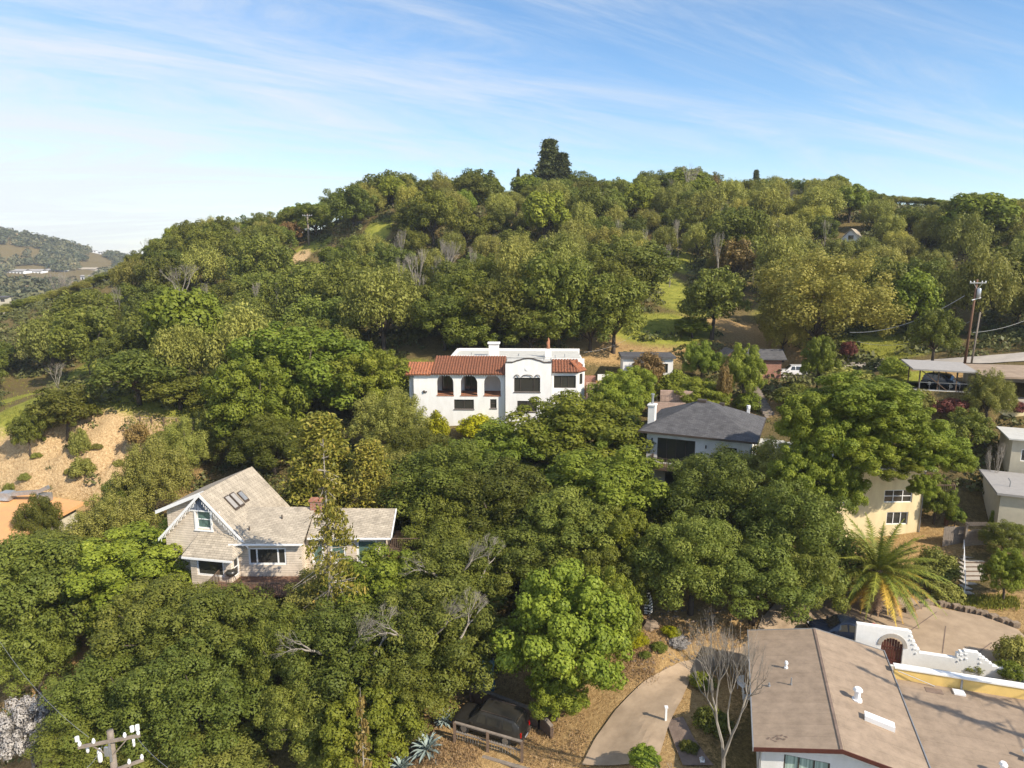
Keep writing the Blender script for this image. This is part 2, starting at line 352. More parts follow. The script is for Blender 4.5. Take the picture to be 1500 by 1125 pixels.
def window(par, o, u, w, hh, cols=2, rows=1, fm=None, gm=None, fw=.08, deep=.14, sill=None, splits=None, name='window'):
    "window in a wall hole: o = lower left on the wall face, u = direction to the right"
    fm = fm or trim_dark; gm = gm or glass
    o = Vector(o); u = Vector(u).normalized(); nin = Vector((-u.y,u.x,0)); up = Vector((0,0,1))
    f = MB(); a = o+nin*(deep-.06)
    f.obox(a, u*fw, nin*.07, up*hh); f.obox(a+u*(w-fw), u*fw, nin*.07, up*hh)
    f.obox(a+u*fw, u*(w-2*fw), nin*.07, up*fw); f.obox(a+u*fw+up*(hh-fw), u*(w-2*fw), nin*.07, up*fw)
    for s_ in (splits or [k/cols for k in range(1,cols)]): f.obox(a+u*(w*s_-fw*.4)+up*fw, u*fw*.8, nin*.065, up*(hh-2*fw))
    for k in range(1,rows): f.obox(a+u*fw+up*(hh*k/rows-fw*.35)+nin*.003, u*(w-2*fw), nin*.055, up*fw*.7)
    if sill: f.obox(o-u*.08-nin*.08-up*.09, u*(w+.16), nin*.14, up*.088)
    fo = f.build(name, fm, par)
    g = MB(); b = o+nin*deep; g.quad(b, b+u*w, b+u*w+up*hh, b+up*hh)
    g.build('pane', gm, fo)
    return fo
def shell(mb, W, D, H, front=(), right=(), left=(), t=.25, z0=0):
    "four walls round a rectangle 0..W x 0..D"
    wall(mb, (0,0,z0), (1,0,0), W, H, list(front), t)
    wall(mb, (W,t,z0), (0,1,0), D-2*t, H, list(right), t)
    wall(mb, (W,D,z0), (-1,0,0), W, H, [], t)
    wall(mb, (0,D-t,z0), (0,-1,0), D-2*t, H, list(left), t)
def rail(mb, a, b, hh=1.0, step=.14, top=.08, post=.03):
    a, b = Vector(a), Vector(b); up = Vector((0,0,1)); L = (b-a).length
    mb.bar(a+up*hh, b+up*hh, top, w=.05); mb.bar(a+up*.1, b+up*.1, .05, w=.04)
    k = max(2, int(L/step))
    for i in range(k+1): p = a+(b-a)*(i/k); mb.bar(p+up*.125, p+up*(hh-.026), post if 0 < i < k else post*2.2, up=(0,1,0))
# ================================================================== WHITE MISSION HOUSE
V = Vector
def arch_fill(mb, x0, x1, zs, zt, y, t):
    cx = (x0+x1)/2; r = (x1-x0)/2; k = 10
    for sgn in (-1, 1):
        pts = [(cx+sgn*r*math.cos(a), zs+(zt-zs)*math.sin(a)) for a in [math.pi/2*i/k for i in range(k+1)]]
        for i in range(k):
            mb.prism([(cx+sgn*r, y, zt), (pts[i][0], y, pts[i][1]), (pts[i+1][0], y, pts[i+1][1])], (0,t,0))
def tile_roof(mb, a, b, up_vec, pitch=.34, r=.13):
    "mission tiles: half-round rows from eave line a-b up the slope vector"
    a, b, up_vec = V(a), V(b), V(up_vec); e = b-a; L = e.length; e.normalize(); nrm = e.cross(up_vec).normalized()
    if nrm.z < 0: nrm = -nrm
    n = max(2, int(L/pitch)); w = L/n
    mb.prism([a, b, b+up_vec, a+up_vec], -nrm*.12)
    rows = max(2, int(up_vec.length/.42)); du = up_vec/rows
    for i in range(n):
        c = a+e*(i+.5)*w
        for j in range(rows):
            j0 = random.uniform(-.02,.02); base = c+du*j; lift = .03
            vs = []; K = 5
            for s_, lf in ((0, lift), (1.06, 0.0)):
                for q in range(K+1):
                    t = math.pi*q/K; vs.append(base+du*s_+e*(math.cos(t)*w*.36+j0)+nrm*(math.sin(t)*r*.8+lf))
            mb.add(vs, [(q, q+1, K+2+q, K+1+q) for q in range(K)]+[tuple(range(K+1))])
wh = thing('stucco_house', 'large white two storey Spanish stucco house with red tile roof and three arched openings', 'house', (-13.3,86.3,-22), R(-2))
# loggia wing
w = MB(); AR = [(3.66,5.8),(6.72,8.86),(9.72,11.86)]
holes = [(a-.6, b-.6, 4.9, 7.55) for a,b in AR]+[(5.24,7.8,3.05,4.33),(9.9,10.72,3.2,4.4)]
wall(w, (.6,0,-1.5), (1,0,0), 11.9, 9.3, [(a,b,c+1.5,d+1.5) for a,b,c,d in holes], .35)
for a,b in AR: arch_fill(w, a, b, 6.48, 7.55, 0, .35)
wall(w, (12.5,.6,-1.5), (0,1,0), 3.6, 9.3, [], .2)
wall(w, (0.0,.5,-1.5), (1,0,0), .6, 9.0, [], .3)
wall(w, (0.0,4.2,-1.5), (0,-1,0), 3.4, 9.0, [], .3)
w.box(.1,12.3,3.3,3.6,-1.5,7.6)
w.build('wall', stucco, wh)
mb = MB(); mb.box(.96,12.28,.36,3.28,4.6,4.88); mb.build('loggia_floor', clay, wh)
mb = MB(); mb.box(.96,12.28,.36,3.28,7.6,7.7); mb.build('loggia_ceiling', woodbrown, wh)
for x0,x1 in ((3.9,5.3),(6.9,8.7)):
    f = MB(); f.box(x0,x1,3.18,3.28,4.9,7.1); fo = f.build('glass_door', glass, wh)
    f = MB()
    for q in (x0, (x0+x1)/2-.04, x1-.08): f.box(q,q+.08,3.1,3.178,4.9,7.1)
    f.box(x0+.08,x1-.08,3.1,3.17,7.0,7.1); f.build('door_frame', trim_dark, fo)
for a,b in AR:
    s_ = MB(); s_.box(a-.05,b+.05,-.06,.34,4.78,4.9); s_.build('arch_sill', clay, wh)
window(wh, (5.84,0,3.05), (1,0,0), 2.56, 1.28, 2, sill=1); window(wh, (10.5,0,3.2), (1,0,0), .82, 1.2, 1, 2, sill=1)
rf = MB(); tile_roof(rf, (3.0,-.45,7.72), (12.42,-.45,7.72), (0,4.6,1.65)); rf.build('tile_roof', barrel, wh)
rf = MB(); tile_roof(rf, (-.35,-.42,7.62), (2.96,-.42,7.62), (0,2.9,1.15)); tile_roof(rf, (2.96,5.2,7.3), (-.35,5.2,7.3), (0,-2.5,1.45)); rf.build('tile_roof', barrel_new_and_sunlit, wh)
for i in range(38): mb = MB(); mb.box(.75+i*.31,.87+i*.31,-.3,0,7.45,7.58); mb.build('rafter_tail', trim_white, wh)
for x in (.66,12.44): mb = MB(); mb.tube([(x,-.08,7.5),(x,-.08,-1)],.05); mb.build('downspout', trim_grey, wh)
mb = MB(); mb.box(1.9,2.1,-.18,0,5.2,5.5); mb.box(2.2,2.36,-.15,0,5.25,5.42); mb.build('wall_lamp', trim_dark, wh)
# centre block with curved parapet
w = MB(); hl = [(1.1,4.4,5.5,7.35),(1.5,4.0,2.94,4.36)]
wall(w, (12.5,-.7,-1.5), (1,0,0), 5.8, 10.4, [(a,b,c+1.5,d+1.5) for a,b,c,d in hl], .35)
wall(w, (18.3,-.35,-1.5), (0,1,0), 5.5, 10.4, [], .3); wall(w, (12.5,5.0,-1.5), (0,-1,0), 5.35, 10.4, [], .3)
prof = []
for i in range(41):
    x = 5.8*i/40; d = abs(x-2.9)
    z = 9.25 if d > 2.1 else (9.25+.26*(1-math.cos(math.pi*min(1,(2.1-d)/.9)))/2 if d > 1.2 else 9.51+.26*math.cos(d/1.2*math.pi/2))
    prof.append((x, z))
for (xa,za),(xb,zb) in zip(prof, prof[1:]): w.prism([(12.5+xa,-.7,8.9),(12.5+xb,-.7,8.9),(12.5+xb,-.7,zb),(12.5+xa,-.7,za)], (0,.35,0))
w.box(12.5,18.3,-.352,4.9,8.9,8.95)
w.build('centre_block', stucco, wh)
mb = MB()
for (xa,za),(xb,zb) in zip(prof, prof[1:]): mb.prism([(12.5+xa,-.78,za+.003),(12.5+xb,-.78,zb+.003),(12.5+xb,-.78,zb+.09),(12.5+xa,-.78,za+.09)], (0,.5,0))
mb.build('parapet_coping', trim_dark, wh)
mb = MB(); mb.tube([(15.2,-.74,8.45),(15.2,-.6,8.45)],.26,16); mb.tube([(15.2,-.78,8.45),(15.2,-.74,8.45)],.17,16); mb.build('round_emblem', stucco_dirty, wh)
window(wh, (13.6,-.7,5.5), (1,0,0), 3.3, 1.85, splits=(.24,.76), sill=1); window(wh, (14.0,-.7,2.94), (1,0,0), 2.5, 1.42, 2, sill=1)
mb = MB()
for cx, hw in ((13.95,.28),(15.25,.65),(16.55,.28)):
    pts = [(cx+hw*math.cos(t), -.82, 7.42+.3*math.sin(t)**.6 if math.sin(t)>0 else 7.42) for t in [math.pi*i/12 for i in range(13)]]
    mb.tube(pts, .05, 5)
mb.build('window_hood', trim_dark, wh)
# right block
w = MB(); hl = [(.3,3.1,5.9,7.5),(1.0,2.8,3.0,4.2)]
wall(w, (18.35,0.1,-1.5), (1,0,0), 3.35, 9.5, [(a,b,c+1.5,d+1.5) for a,b,c,d in hl], .3)
w.box(18.35,21.6,.45,5,7.9,8.0)
wall(w, (21.7,.1,-1.5), (.62,.785,0), 1.5, 9.5, [(.35,1.05,7.8,9.2)], .25)
wall(w, (22.63,1.28,-1.5), (0,1,0), 9, 10.3, [], .25)
w.build('right_block', stucco, wh)
window(wh, (18.65,.1,5.9), (1,0,0), 2.8, 1.6, 3); window(wh, (19.35,.1,3.0), (1,0,0), 1.8, 1.2, 2)
window(wh, (21.92,.375,6.3), (.62,.785,0), .7, 1.4, 1)
rf = MB(); tile_roof(rf, (18.4,-.3,8.0), (21.75,-.3,8.0), (0,1.9,1.35)); rf.build('tile_roof', barrel, wh)
rf = MB(); tile_roof(rf, (21.9,-.2,8.05), (22.9,1.25,8.05), (-1.1,.9,1.2), .3); rf.build('tile_roof', barrel_new_and_sunlit, wh)  # brighter tile colour stands in for sun falling on this slope
# rear flat-roofed mass
w = MB(); wall(w, (5.0,4.2,-1.5), (1,0,0), 7.4, 10.95, [], .3); wall(w, (5.0,12,-1.5), (0,-1,0), 7.5, 10.95, [], .3)
wall(w, (22.6,12,-1.5), (-1,0,0), 17.6, 10.95, [], .3); w.box(18.35,22.6,1.7,2.0,8.0,9.45)
w.box(5.3,22.3,5,11.7,8.95,9.1)
w.build('rear_wall', stucco, wh)
mb = MB(); mb.box(5.31,22.29,4.9,11.69,9.11,9.16); mb.box(18.4,22.3,2.02,4.89,9.0,9.1); mb.box(12.52,18.28,2.0,4.88,8.96,9.02); mb.build('flat_roof', membrane, wh)
for (x,y,r,q) in ((17.4,3,.07,.7),(18.9,4,.06,.5),(20.2,5,.06,.5),(14.0,6,.1,.4),(7.5,7,.06,.4)): mb = MB(); mb.tube([(x,y,9),(x,y,9.1+q)], r); mb.build('vent_pipe', trim_grey, wh)
mb = MB(); mb.box(10,11.35,5.2,6.0,9.1,10.9); mb.box(9.85,11.5,5.05,6.15,10.9,11.1); mb.build('chimney', stucco, wh)
mb = MB(); mb.box(17.6,18.4,4.9,5.7,9.0,10.3); ch = mb.build('chimney', stucco, wh)
mb = MB(); mb.tube([(18.0,5.3,10.3),(18.0,5.3,10.7),(17.95,5.3,11.1),(18.05,5.3,11.35),(18.0,5.3,11.75)],[.26,.2,.24,.16,.05],10); mb.build('chimney_pot', clay, ch, smooth=True)

# ================================================================== DARK HIPPED HOUSE
dk = thing('hipped_house', 'white stucco house with a charcoal shingled hipped roof and slim white chimney', 'house', (13.0,68.0,-23.2), R(-24))
W_, D_ = 11.5, 11.4; zE = 6.0; zP = 8.5
w = MB(); wall(w, (.7,.7,-1), (1,0,0), 10.1, 6.85, [(1.1,4.9,3.7,6.3),(7.7,8.9,4.8,6.0),(2.0,4.6,.9,3.0)], .25)
wall(w, (10.8,.95,-1), (0,1,0), 9.5, 6.85, [(1.0,2.2,4.4,5.9),(5,6.6,4.4,5.9)], .25); wall(w, (10.8,10.7,-1), (-1,0,0), 10.1, 6.85, [], .25); wall(w, (.7,10.45,-1), (0,-1,0), 9.5, 6.85, [], .25)
w.build('wall', stucco, dk)
rf = MB(); c = [(0,0,zE),(W_,0,zE),(W_,D_,zE),(0,D_,zE)]; r1, r2 = (5.2,5.7,zP), (6.1,5.7,zP)
rf.add(c+[r1,r2], [(0,1,5,4),(1,2,5),(2,3,4,5),(3,0,4),(3,2,1,0)]); ro = rf.build('hip_roof', shingle_dark, dk)
mb = MB(); mb.box(-.06,W_+.06,-.06,.06,zE-.2,zE-.01); mb.box(W_-.06,W_+.06,.061,D_,zE-.2,zE-.01); mb.box(-.06,.06,.061,D_,zE-.2,zE-.01); mb.build('gutter', trim_dark, dk)
mb = MB(); mb.box(4.9,5.8,5.3,6.1,zP-.12,zP+.12); mb.box(7.0,7.5,6.6,7.1,zP-.6,zP-.3); mb.build('roof_vent', trim_dark, ro)
mb = MB(); mb.box(9.6,9.9,9.4,9.7,6.3,7.3); mb.tube([(9.75,9.55,7.3),(9.75,9.55,7.6)],.22); mb.build('white_flue', trim_white, ro)
window(dk, (1.8,.7,2.7), (1,0,0), 3.8, 2.6, 4); window(dk, (8.4,.7,3.8), (1,0,0), 1.2, 1.2, 2); window(dk, (2.7,.7,-.1), (1,0,0), 2.6, 2.1, 2)
window(dk, (10.8,1.95,3.4), (0,1,0), 1.2, 1.5, 1, 2, fm=trim_white)
mb = MB(); mb.box(.3,1.0,2.6,3.5,0,8.1); mb.box(.22,1.08,2.52,3.58,8.1,8.25); ch = mb.build('chimney', stucco, dk)
mb = MB(); mb.tube([(.65,3.05,8.25),(.65,3.05,9.2)],.13,8); mb.tube([(.65,3.05,9.2),(.65,3.05,9.35)],.2,8); mb.build('metal_flue', galv, ch)
mb = MB(); mb.box(1.4,6.2,-1.0,.69,2.35,2.6); bal = mb.build('balcony', woodbrown, dk)
mb = MB(); rail(mb, (1.45,-.95,2.6), (6.1,-.95,2.6), 1.0, .18); rail(mb, (1.45,-.9,2.6),(1.45,.6,2.6)); mb.build('balcony_railing', trim_dark, bal)
mb = MB(); mb.box(1.2,1.32,.55,.69,4.9,5.2); mb.box(6.6,6.72,.55,.69,4.7,5.0); mb.build('wall_lamp', trim_dark, dk)
mb = MB(); mb.box(11.4,13.6,4.5,7.5,0,4.4); lo = mb.build('side_room', stucco, dk)
window(lo, (12.0,4.47,2.6), (1,0,0), 1.0, 1.3, 2, 2, fm=trim_white, deep=-.01)
mb = MB(); mb.box(11.3,13.75,4.3,7.6,4.4,4.55); mb.build('side_room_roof', membrane, lo)

# ================================================================== BEIGE GABLED HOUSE
bg = thing('gabled_house', 'beige lap sided house with a steep tan shingled gable and blue gable boards', 'house', (-28.6,53.2,-27.2), R(-11))
def rel(root, x, y, z):  # world point -> local
    return root.matrix_world.inverted() @ V((x,y,z))
zE, zR, hw = 5.1, 8.75, 3.65
w = MB()
wall(w, (.02,0,0), (1,0,0), 7.26, zE-.1, [], .2); wall(w, (7.28,.2,0),(0,1,0),6.5,zE-.1,[],.2); wall(w, (7.28,6.9,0),(-1,0,0),7.26,zE-.1,[],.2); wall(w, (.02,6.7,0),(0,-1,0),6.5,zE-.1,[],.2)
def tri_wall(mb, y, t):
    # gable wall with a hole for the attic window (x 3.05-3.95, z 6.0-7.3)
    s_ = (zR-.22-zE+.1)/3.63
    zt = lambda x: zE-.1+min(x-.02, 7.28-x)*s_
    mb.prism([(.02,y,zE-.1),(3.0,y,zE-.1),(3.0,y,zt(3.0))], (0,t,0)); mb.prism([(4.3,y,zE-.1),(7.28,y,zE-.1),(4.3,y,zt(4.3))], (0,t,0))
    mb.prism([(3.0,y,zE-.1),(4.3,y,zE-.1),(4.3,y,5.7),(3.0,y,5.7)], (0,t,0)); mb.prism([(3.0,y,7.25),(4.3,y,7.25),(4.3,y,zt(4.3)),(3.65,y,zR-.25),(3.0,y,zt(3.0))] if zt(3.0) > 7.25 else [(3,y,7.25),(4.3,y,7.25),(3.65,y,zR-.25)], (0,t,0))
tri_wall(w, 0, .2); w.build('wall', siding, bg)
mb = MB(); mb.prism([(2.35,-.04,7.25),(4.95,-.04,7.25),(3.65,-.04,zR-.28)], (0,.035,0)); mb.build('gable_board', blueboard, bg)
mb = MB(); mb.box(2.1,5.2,-.07,-.005,7.17,7.27); mb.box(2.85,3.0,-.06,0,5.6,7.17); mb.box(4.3,4.45,-.06,0,5.6,7.17); mb.box(2.8,4.5,-.09,0,5.5,5.6); mb.build('gable_trim', trim_white, bg)
window(bg, (3.0,0,5.7), (1,0,0), 1.3, 1.55, 1, 2, fm=trim_white, gm=glass_green)
rf = MB(); ov = .32
def roofplane(mb, a, b, c, d, t=.14): mb.slab([a,b,c,d], t)
roofplane(rf, (-.3,-ov,zE-.35), (hw,-ov,zR), (hw,7.3,zR), (-.3,7.3,zE-.35)); roofplane(rf, (hw,-ov,zR), (7.6,-ov,zE-.35), (7.6,7.3,zE-.35), (hw,7.3,zR))
ro = rf.build('gable_roof', shingle_tan, bg)
mb = MB(); mb.bar((-.36,-ov-.05,zE-.52),(hw,-ov-.05,zR-.1),.08,up=(0,1,0),w=.1) if 0 else None
for sgn, xe in ((-1,-.42),(1,7.72)):
    mb.prism([(hw,-ov-.06,zR+.05),(xe,-ov-.06,zE-.42),(xe,-ov-.06,zE-.66),(hw,-ov-.06,zR-.24)], (0,.055,0))
mb.build('rake_board', trim_white, bg)
mb = MB(); N_ = 26
for i in range(N_):     # icicle lights hung under the rake
    t = (i+.5)/N_; x = 3.9+3.5*t; z = zR-.3-(zR-zE)*(x-hw)/3.65*.98
    mb.box(x,x+.03,-.5,-.47,z-.18-.15*((i*7)%3)/2,z)
    x = 7.3-x; mb.box(x,x+.03,-.5,-.47,z-.18-.15*((i*5)%3)/2,z)
mb.build('icicle_light', trim_white, bg)
# shed dormer on the left slope
mb = MB(); mb.prism([(-.4,.9,5.0),(-.4,.9,6.85),(3.0,.9,8.35),(1.0,.9,5.0)], (0,.2,0)); mb.box(-.4,-.2,1.1,6.5,4.8,6.8)
dm = mb.build('dormer', siding, bg)
rf = MB(); roofplane(rf, (-.95,.35,6.75), (hw,.35,zR+.03), (hw,6.8,zR+.03), (-.95,6.8,6.75)); rf.build('dormer_roof', shingle_tan, dm)
mb = MB(); mb.prism([(hw-.05,.29,zR+.06),(-1.0,.29,6.8),(-1.0,.29,6.5),(hw-.05,.29,zR-.25)], (0,.055,0)); mb.build('dormer_rake', trim_white, dm)
# skylights + solar tubes
sk = (zE-.35-zR)/(7.6-hw)
for (x,y,wx_,wy_) in ((4.6,1.5,1.0,.62),(4.6,2.25,1.0,.62),(4.75,3.1,.75,.62)):
    mb = MB(); z = zR+sk*(x-hw)+.03; mb.prism([(x,y,z),(x+wx_,y,z+sk*wx_),(x+wx_,y+wy_,z+sk*wx_),(x,y+wy_,z)], (0,0,.12)); so = mb.build('skylight', trim_dark, ro)
    mb = MB(); mb.prism([(x+.08,y+.08,z+.125+sk*.08),(x+wx_-.08,y+.08,z+.125+sk*(wx_-.08)),(x+wx_-.08,y+wy_-.08,z+.125+sk*(wx_-.08)),(x+.08,y+wy_-.08,z+.125+sk*.08)], (0,0,.02)); mb.build('skylight_glass', shingle_grey if x < 4.7 else trim_grey, so)
# front bay
w = MB(); wall(w, (3.1,-1.3,0), (1,0,0), 3.6, 4.1, [(.55,2.95,2.3,3.75)], .18); wall(w, (6.7,-1.12,0), (0,1,0), 1.1, 4.1, [(.2,.9,2.2,3.7)], .15); wall(w, (3.1,0,0), (0,-1,0), 1.12, 4.1, [(.25,.85,2.2,3.7)], .15)
by = w.build('bay', siding, bg)
window(by, (3.65,-1.3,2.3), (1,0,0), 2.4, 1.45, 1, fm=trim_white, fw=.12, deep=.1); window(by, (6.7,-.92,2.2), (0,1,0), .7, 1.5, 1, 2, fm=trim_white, deep=.1); window(by, (3.1,-.25,2.2), (0,-1,0), .6, 1.5, 1, fm=trim_white, deep=.1)
rf = MB(); rf.prism([(2.75,-1.8,4.0),(7.2,-1.8,4.0),(6.2,-.02,5.35),(3.3,-.02,5.35)], (0,0,.1)); rf.prism([(7.2,-1.8,4.0),(7.4,-.02,4.35),(6.2,-.02,5.35)], (0,0,.1)); rf.prism([(2.75,-1.8,4.0),(3.3,-.02,5.35),(2.6,-.02,4.35)], (0,0,.1)); rf.build('bay_roof', shingle_tan, by)
mb = MB()
mb.box(2.75,7.2,-1.86,-1.8,3.86,4.02); mb.build('bay_gutter', trim_white, by)
for i in range(7): mb = MB(); mb.box(3.0+i*.62,3.1+i*.62,-1.75,-1.3,3.86,3.98); mb.build('bay_rafter', trim_white, by)
# low wing: own frame turned back to the street line
wg = MB(); ax = math.cos(R(11)); ay = math.sin(R(11))
def wl(X, Y, Z=0):   # wing coordinates (world-aligned metres from the house corner) -> house frame
    return V((X*ax-Y*ay, X*ay+Y*ax, Z))
def wdir(X, Y): return wl(X, Y)
wing = MB()
wall(wing, wl(6.6,-1.4), wdir(1,0), 5.0, 5.0, [(.7,3.75,2.9,4.35)], .2); wall(wing, wl(11.6,-1.2), wdir(0,1), 5.0, 5.0, [], .2)
wall(wing, wl(11.6,-.3), wdir(1,0), 6.6, 5.0, [(.5,1.5,2.5,4.6),(2.0,3.3,2.5,4.6),(4.2,5.9,2.5,4.6)], .2); wall(wing, wl(18.2,-.1), wdir(0,1), 4.3, 5.0, [], .2); wall(wing, wl(18.2,4.2), wdir(-1,0), 11, 5.0, [], .2)
wing.prism([wl(18.2,-.3,5.0),wl(18.2,4.2,5.0),wl(18.2,2.0,6.4)], wdir(-.2,0))
wo = wing.build('wing', siding, bg)
window(wo, wl(7.3,-1.4,2.9), wdir(1,0), 3.05, 1.45, splits=(.22,.78), fm=trim_white, fw=.13, deep=.1)
for X, ww in ((12.1,1.0),(13.6,1.3),(15.8,1.7)): window(wo, wl(X,-.3,2.5), wdir(1,0), ww, 2.1, 1, fm=trim_white, gm=glass_green, fw=.17, deep=.1)
rf = MB(); rf.slab([wl(6.0,-1.9,4.95),wl(11.9,-1.9,4.95),wl(11.9,1.9,6.6),wl(6.0,1.9,6.6)],.12); rf.slab([wl(11.9,-.8,5.0),wl(18.7,-.8,5.0),wl(18.7,1.9,6.45),wl(11.9,1.9,6.45)],.12); rf.slab([wl(6.0,1.9,6.6),wl(18.7,1.9,6.45),wl(18.7,4.7,5.0),wl(6.0,4.7,5.0)],.12)
ro2 = rf.build('wing_roof', shingle_tan, wo)
mb = MB(); mb.bar(wl(6.0,-1.97,4.86),wl(11.95,-1.97,4.86),.12); mb.bar(wl(11.95,-.87,4.9),wl(18.75,-.87,4.9),.12); mb.bar(wl(18.78,-.8,4.93),wl(18.78,1.9,6.38),.08,w=.2); mb.build('wing_gutter', trim_white, wo)
mb = MB(); mb.obox(wl(11.6,1.5,6.2), wdir(.95,0), wdir(0,.7), (0,0,1.0)); mb.obox(wl(11.5,1.4,7.2), wdir(1.15,0), wdir(0,.9), (0,0,.12)); mb.build('chimney', brick, wo)
for (X,Y) in ((7.2,-.6),(9.5,.6),(12.6,.1)): mb = MB(); z = 4.95+(Y+1.9)*.43; p = wl(X,Y,z); mb.tube([p,p+V((0,0,.35))],.06,6); mb.build('vent_pipe', trim_dark, ro2)
# front deck, grill and planter
dl = MB(); dl.obox(wl(5.2,-4.6,1.75), wdir(6.6,0), wdir(0,3.15), (0,0,.18)); 
for X in (5.4,8.4,11.6): dl.bar(wl(X,-4.4,-3.5), wl(X,-4.4,1.75), .2)
dk2 = dl.build('deck', woodred, bg)
mb = MB(); rail(mb, wl(5.25,-4.55,1.93), wl(11.75,-4.55,1.93), .95, .16); rail(mb, wl(5.25,-4.5,1.93), wl(5.25,-1.6,1.93), .95, .16); mb.build('deck_railing', woodbrown, dk2)
gp = bg.location.copy(); 
def wworld(X,Y,Z): return V((bg.location.x+X, bg.location.y+Y, bg.location.z+Z)) if 0 else Matrix.Rotation(R(-11),4,'Z') @ wl(X,Y,Z) + bg.location
gr = thing('kettle_grill', 'black covered grill standing on the deck of the beige house', 'grill', wworld(6.3,-2.5,1.93))
mb = MB(); mb.tube([(0,0,.55),(0,0,.7),(0,0,.9),(0,0,1.05),(0,0,1.12)],[.2,.42,.45,.3,.05],12); mb.build('grill_bowl', blackpaint, gr, smooth=True)
for a in range(3): mb = MB(); t = a*2.09; mb.tube([(math.cos(t)*.2,math.sin(t)*.2,.6),(math.cos(t)*.4,math.sin(t)*.4,0)],.03,5); mb.build('grill_leg', trim_dark, gr)
# side deck at the right end
sd = thing('timber_deck', 'dark brown raised timber deck with railing and lattice beside the beige house', 'deck', (-10.2,52.6,-25.2))
mb = MB(); mb.box(0,5.0,0,4.2,1.6,1.8); mb.box(3.0,6.2,1.8,6.5,2.3,2.5); mb.build('deck_floor', woodbrown, sd)
mb = MB(); rail(mb,(0.05,.05,1.8),(4.95,.05,1.8),1.0,.15); rail(mb,(4.95,.1,1.8),(4.95,4.1,1.8),1.0,.15); rail(mb,(3.1,1.9,2.5),(6.1,1.9,2.5),1.0,.15); mb.build('railing', woodbrown, sd)
mb = MB()
for i in range(24): mb.bar((i*.2,-.03,-1.2),(min(4.95,i*.2+1.4),-.03,1.5 if i*.2+1.4<4.95 else -1.2+(4.95-i*.2)*1.93),.035,up=(0,1,0)); 
for i in range(4,25): mb.bar((i*.2,-.07,-1.2),(max(0,i*.2-1.4),-.07,1.5 if i*.2>1.4 else -1.2+i*.2*1.93),.035,up=(0,1,0))
mb.build('lattice', woodred, sd)
for x,y in ((.1,.1),(4.9,.1),(2.5,.1),(4.9,4.0),(.1,4.0)): mb = MB(); mb.box(x-.09,x+.09,y-.09,y+.09,-2.5,1.6); mb.build('deck_post', woodbrown, sd)
# slatted box on a post
bx = thing('slatted_nest_box', 'slatted wooden box raised on a post behind the beige house wing', 'box', G(581,775)+V((0,0,0)))
bz = bx.location.z; pt = P(581,722,(bx.location.y*CP-bz*SP)); hb = pt.z-bz
mb = MB(); mb.box(-.09,.09,-.09,.09,-.3,hb-.8); mb.build('post', woodgrey, bx)
mb = MB()
for i in range(6): mb.box(-.75,.75,-.4,-.36,hb-.8+i*.27,hb-.66+i*.27); mb.box(-.75,.75,.36,.4,hb-.8+i*.27,hb-.66+i*.27)
for x in (-.7,.62): mb.box(x,x+.08,-.36,.36,hb-.8,hb+.7)
mb.build('slats', woodgrey, bx)

# ================================================================== ORANGE ROOF HOUSE
p0 = P(118,735,77); og = thing('orange_roof_house', 'house with a broad flat orange foam roof below the rock cut', 'house', (p0.x,p0.y,-31), R(-6))
zt = p0.z+31
rf = MB(); rf.slab([(-22,-7,zt-1.1),(-1.6,-9,zt-1.4),(.4,0,zt),(-6,1,zt+.25),(-22,.8,zt+.1)],.35); ro = rf.build('roof', orange_roof, og)
w = MB(); w.prism([(-21,-6,zt-1.6),(-2.2,-7.8,zt-1.8),(-.4,-.3,zt-.5),(-21,.2,zt-.5)],(0,0,-3.5)); w.build('wall', buff, og)
mb = MB(); mb.box(-4.6,-3.4,-.9,.1,zt+.1,zt+.95); mb.box(-9.2,-8.0,-.9,.2,zt+.1,zt+1.0); mb.build('roof_unit', galv, ro)
mb = MB(); mb.bar((-8.2,-.4,zt+.75),(-4.6,-.4,zt+1.15),.42); mb.bar((-4.7,-.4,zt+1.15),(-3.4,-.4,zt+1.75),.4); mb.build('metal_duct', galv, ro)
mb = MB(); mb.tube([(-2.6,-2.6,zt-.4),(-2.6,-2.6,zt+.1)],.08); mb.tube([(-10.5,-1.6,zt-.2),(-10.5,-1.6,zt+.15)],.06); mb.box(-10.6,-8.8,-1.9,-1.2,zt-.1,zt+.03); mb.build('roof_vent', trim_white, ro)

# ================================================================== FOREGROUND FLAT-ROOF HOUSE
fr = thing('low_gable_house', 'white stucco house with a wide tan gravel roof nearest the camera', 'house', (12.55,31.5,-24.9), R(-17.5))
gw, gl, rz = 8.3, 11.9, .85
rf = MB(); rf.slab([(0,0,0),(gw/2,0,rz),(gw/2,gl,rz),(0,gl,0)],.1); rf.slab([(gw/2,0,rz),(gw,0,0),(gw,gl,0),(gw/2,gl,rz)],.1); ro = rf.build('gravel_roof', gravel, fr)
mb = MB(); mb.box(gw/2-.12,gw/2+.02,0,gl,rz-.02,rz+.025); mb.build('ridge_seam', flag, ro)
mb = MB()
for (a,b) in (((0,-.06,-.2),(gw/2,-.06,rz-.2)),((gw/2,-.06,rz-.2),(gw,-.06,-.2))): mb.prism([a,b,(b[0],b[1],b[2]+.22),(a[0],a[1],a[2]+.22)],(0,.055,0))
mb.build('fascia', redfascia, fr)
mb = MB(); mb.box(-.06,-.003,-.06,gl+.06,-.2,.04); mb.box(gw+.003,gw+.06,-.06,gl+.06,-.14,.05)
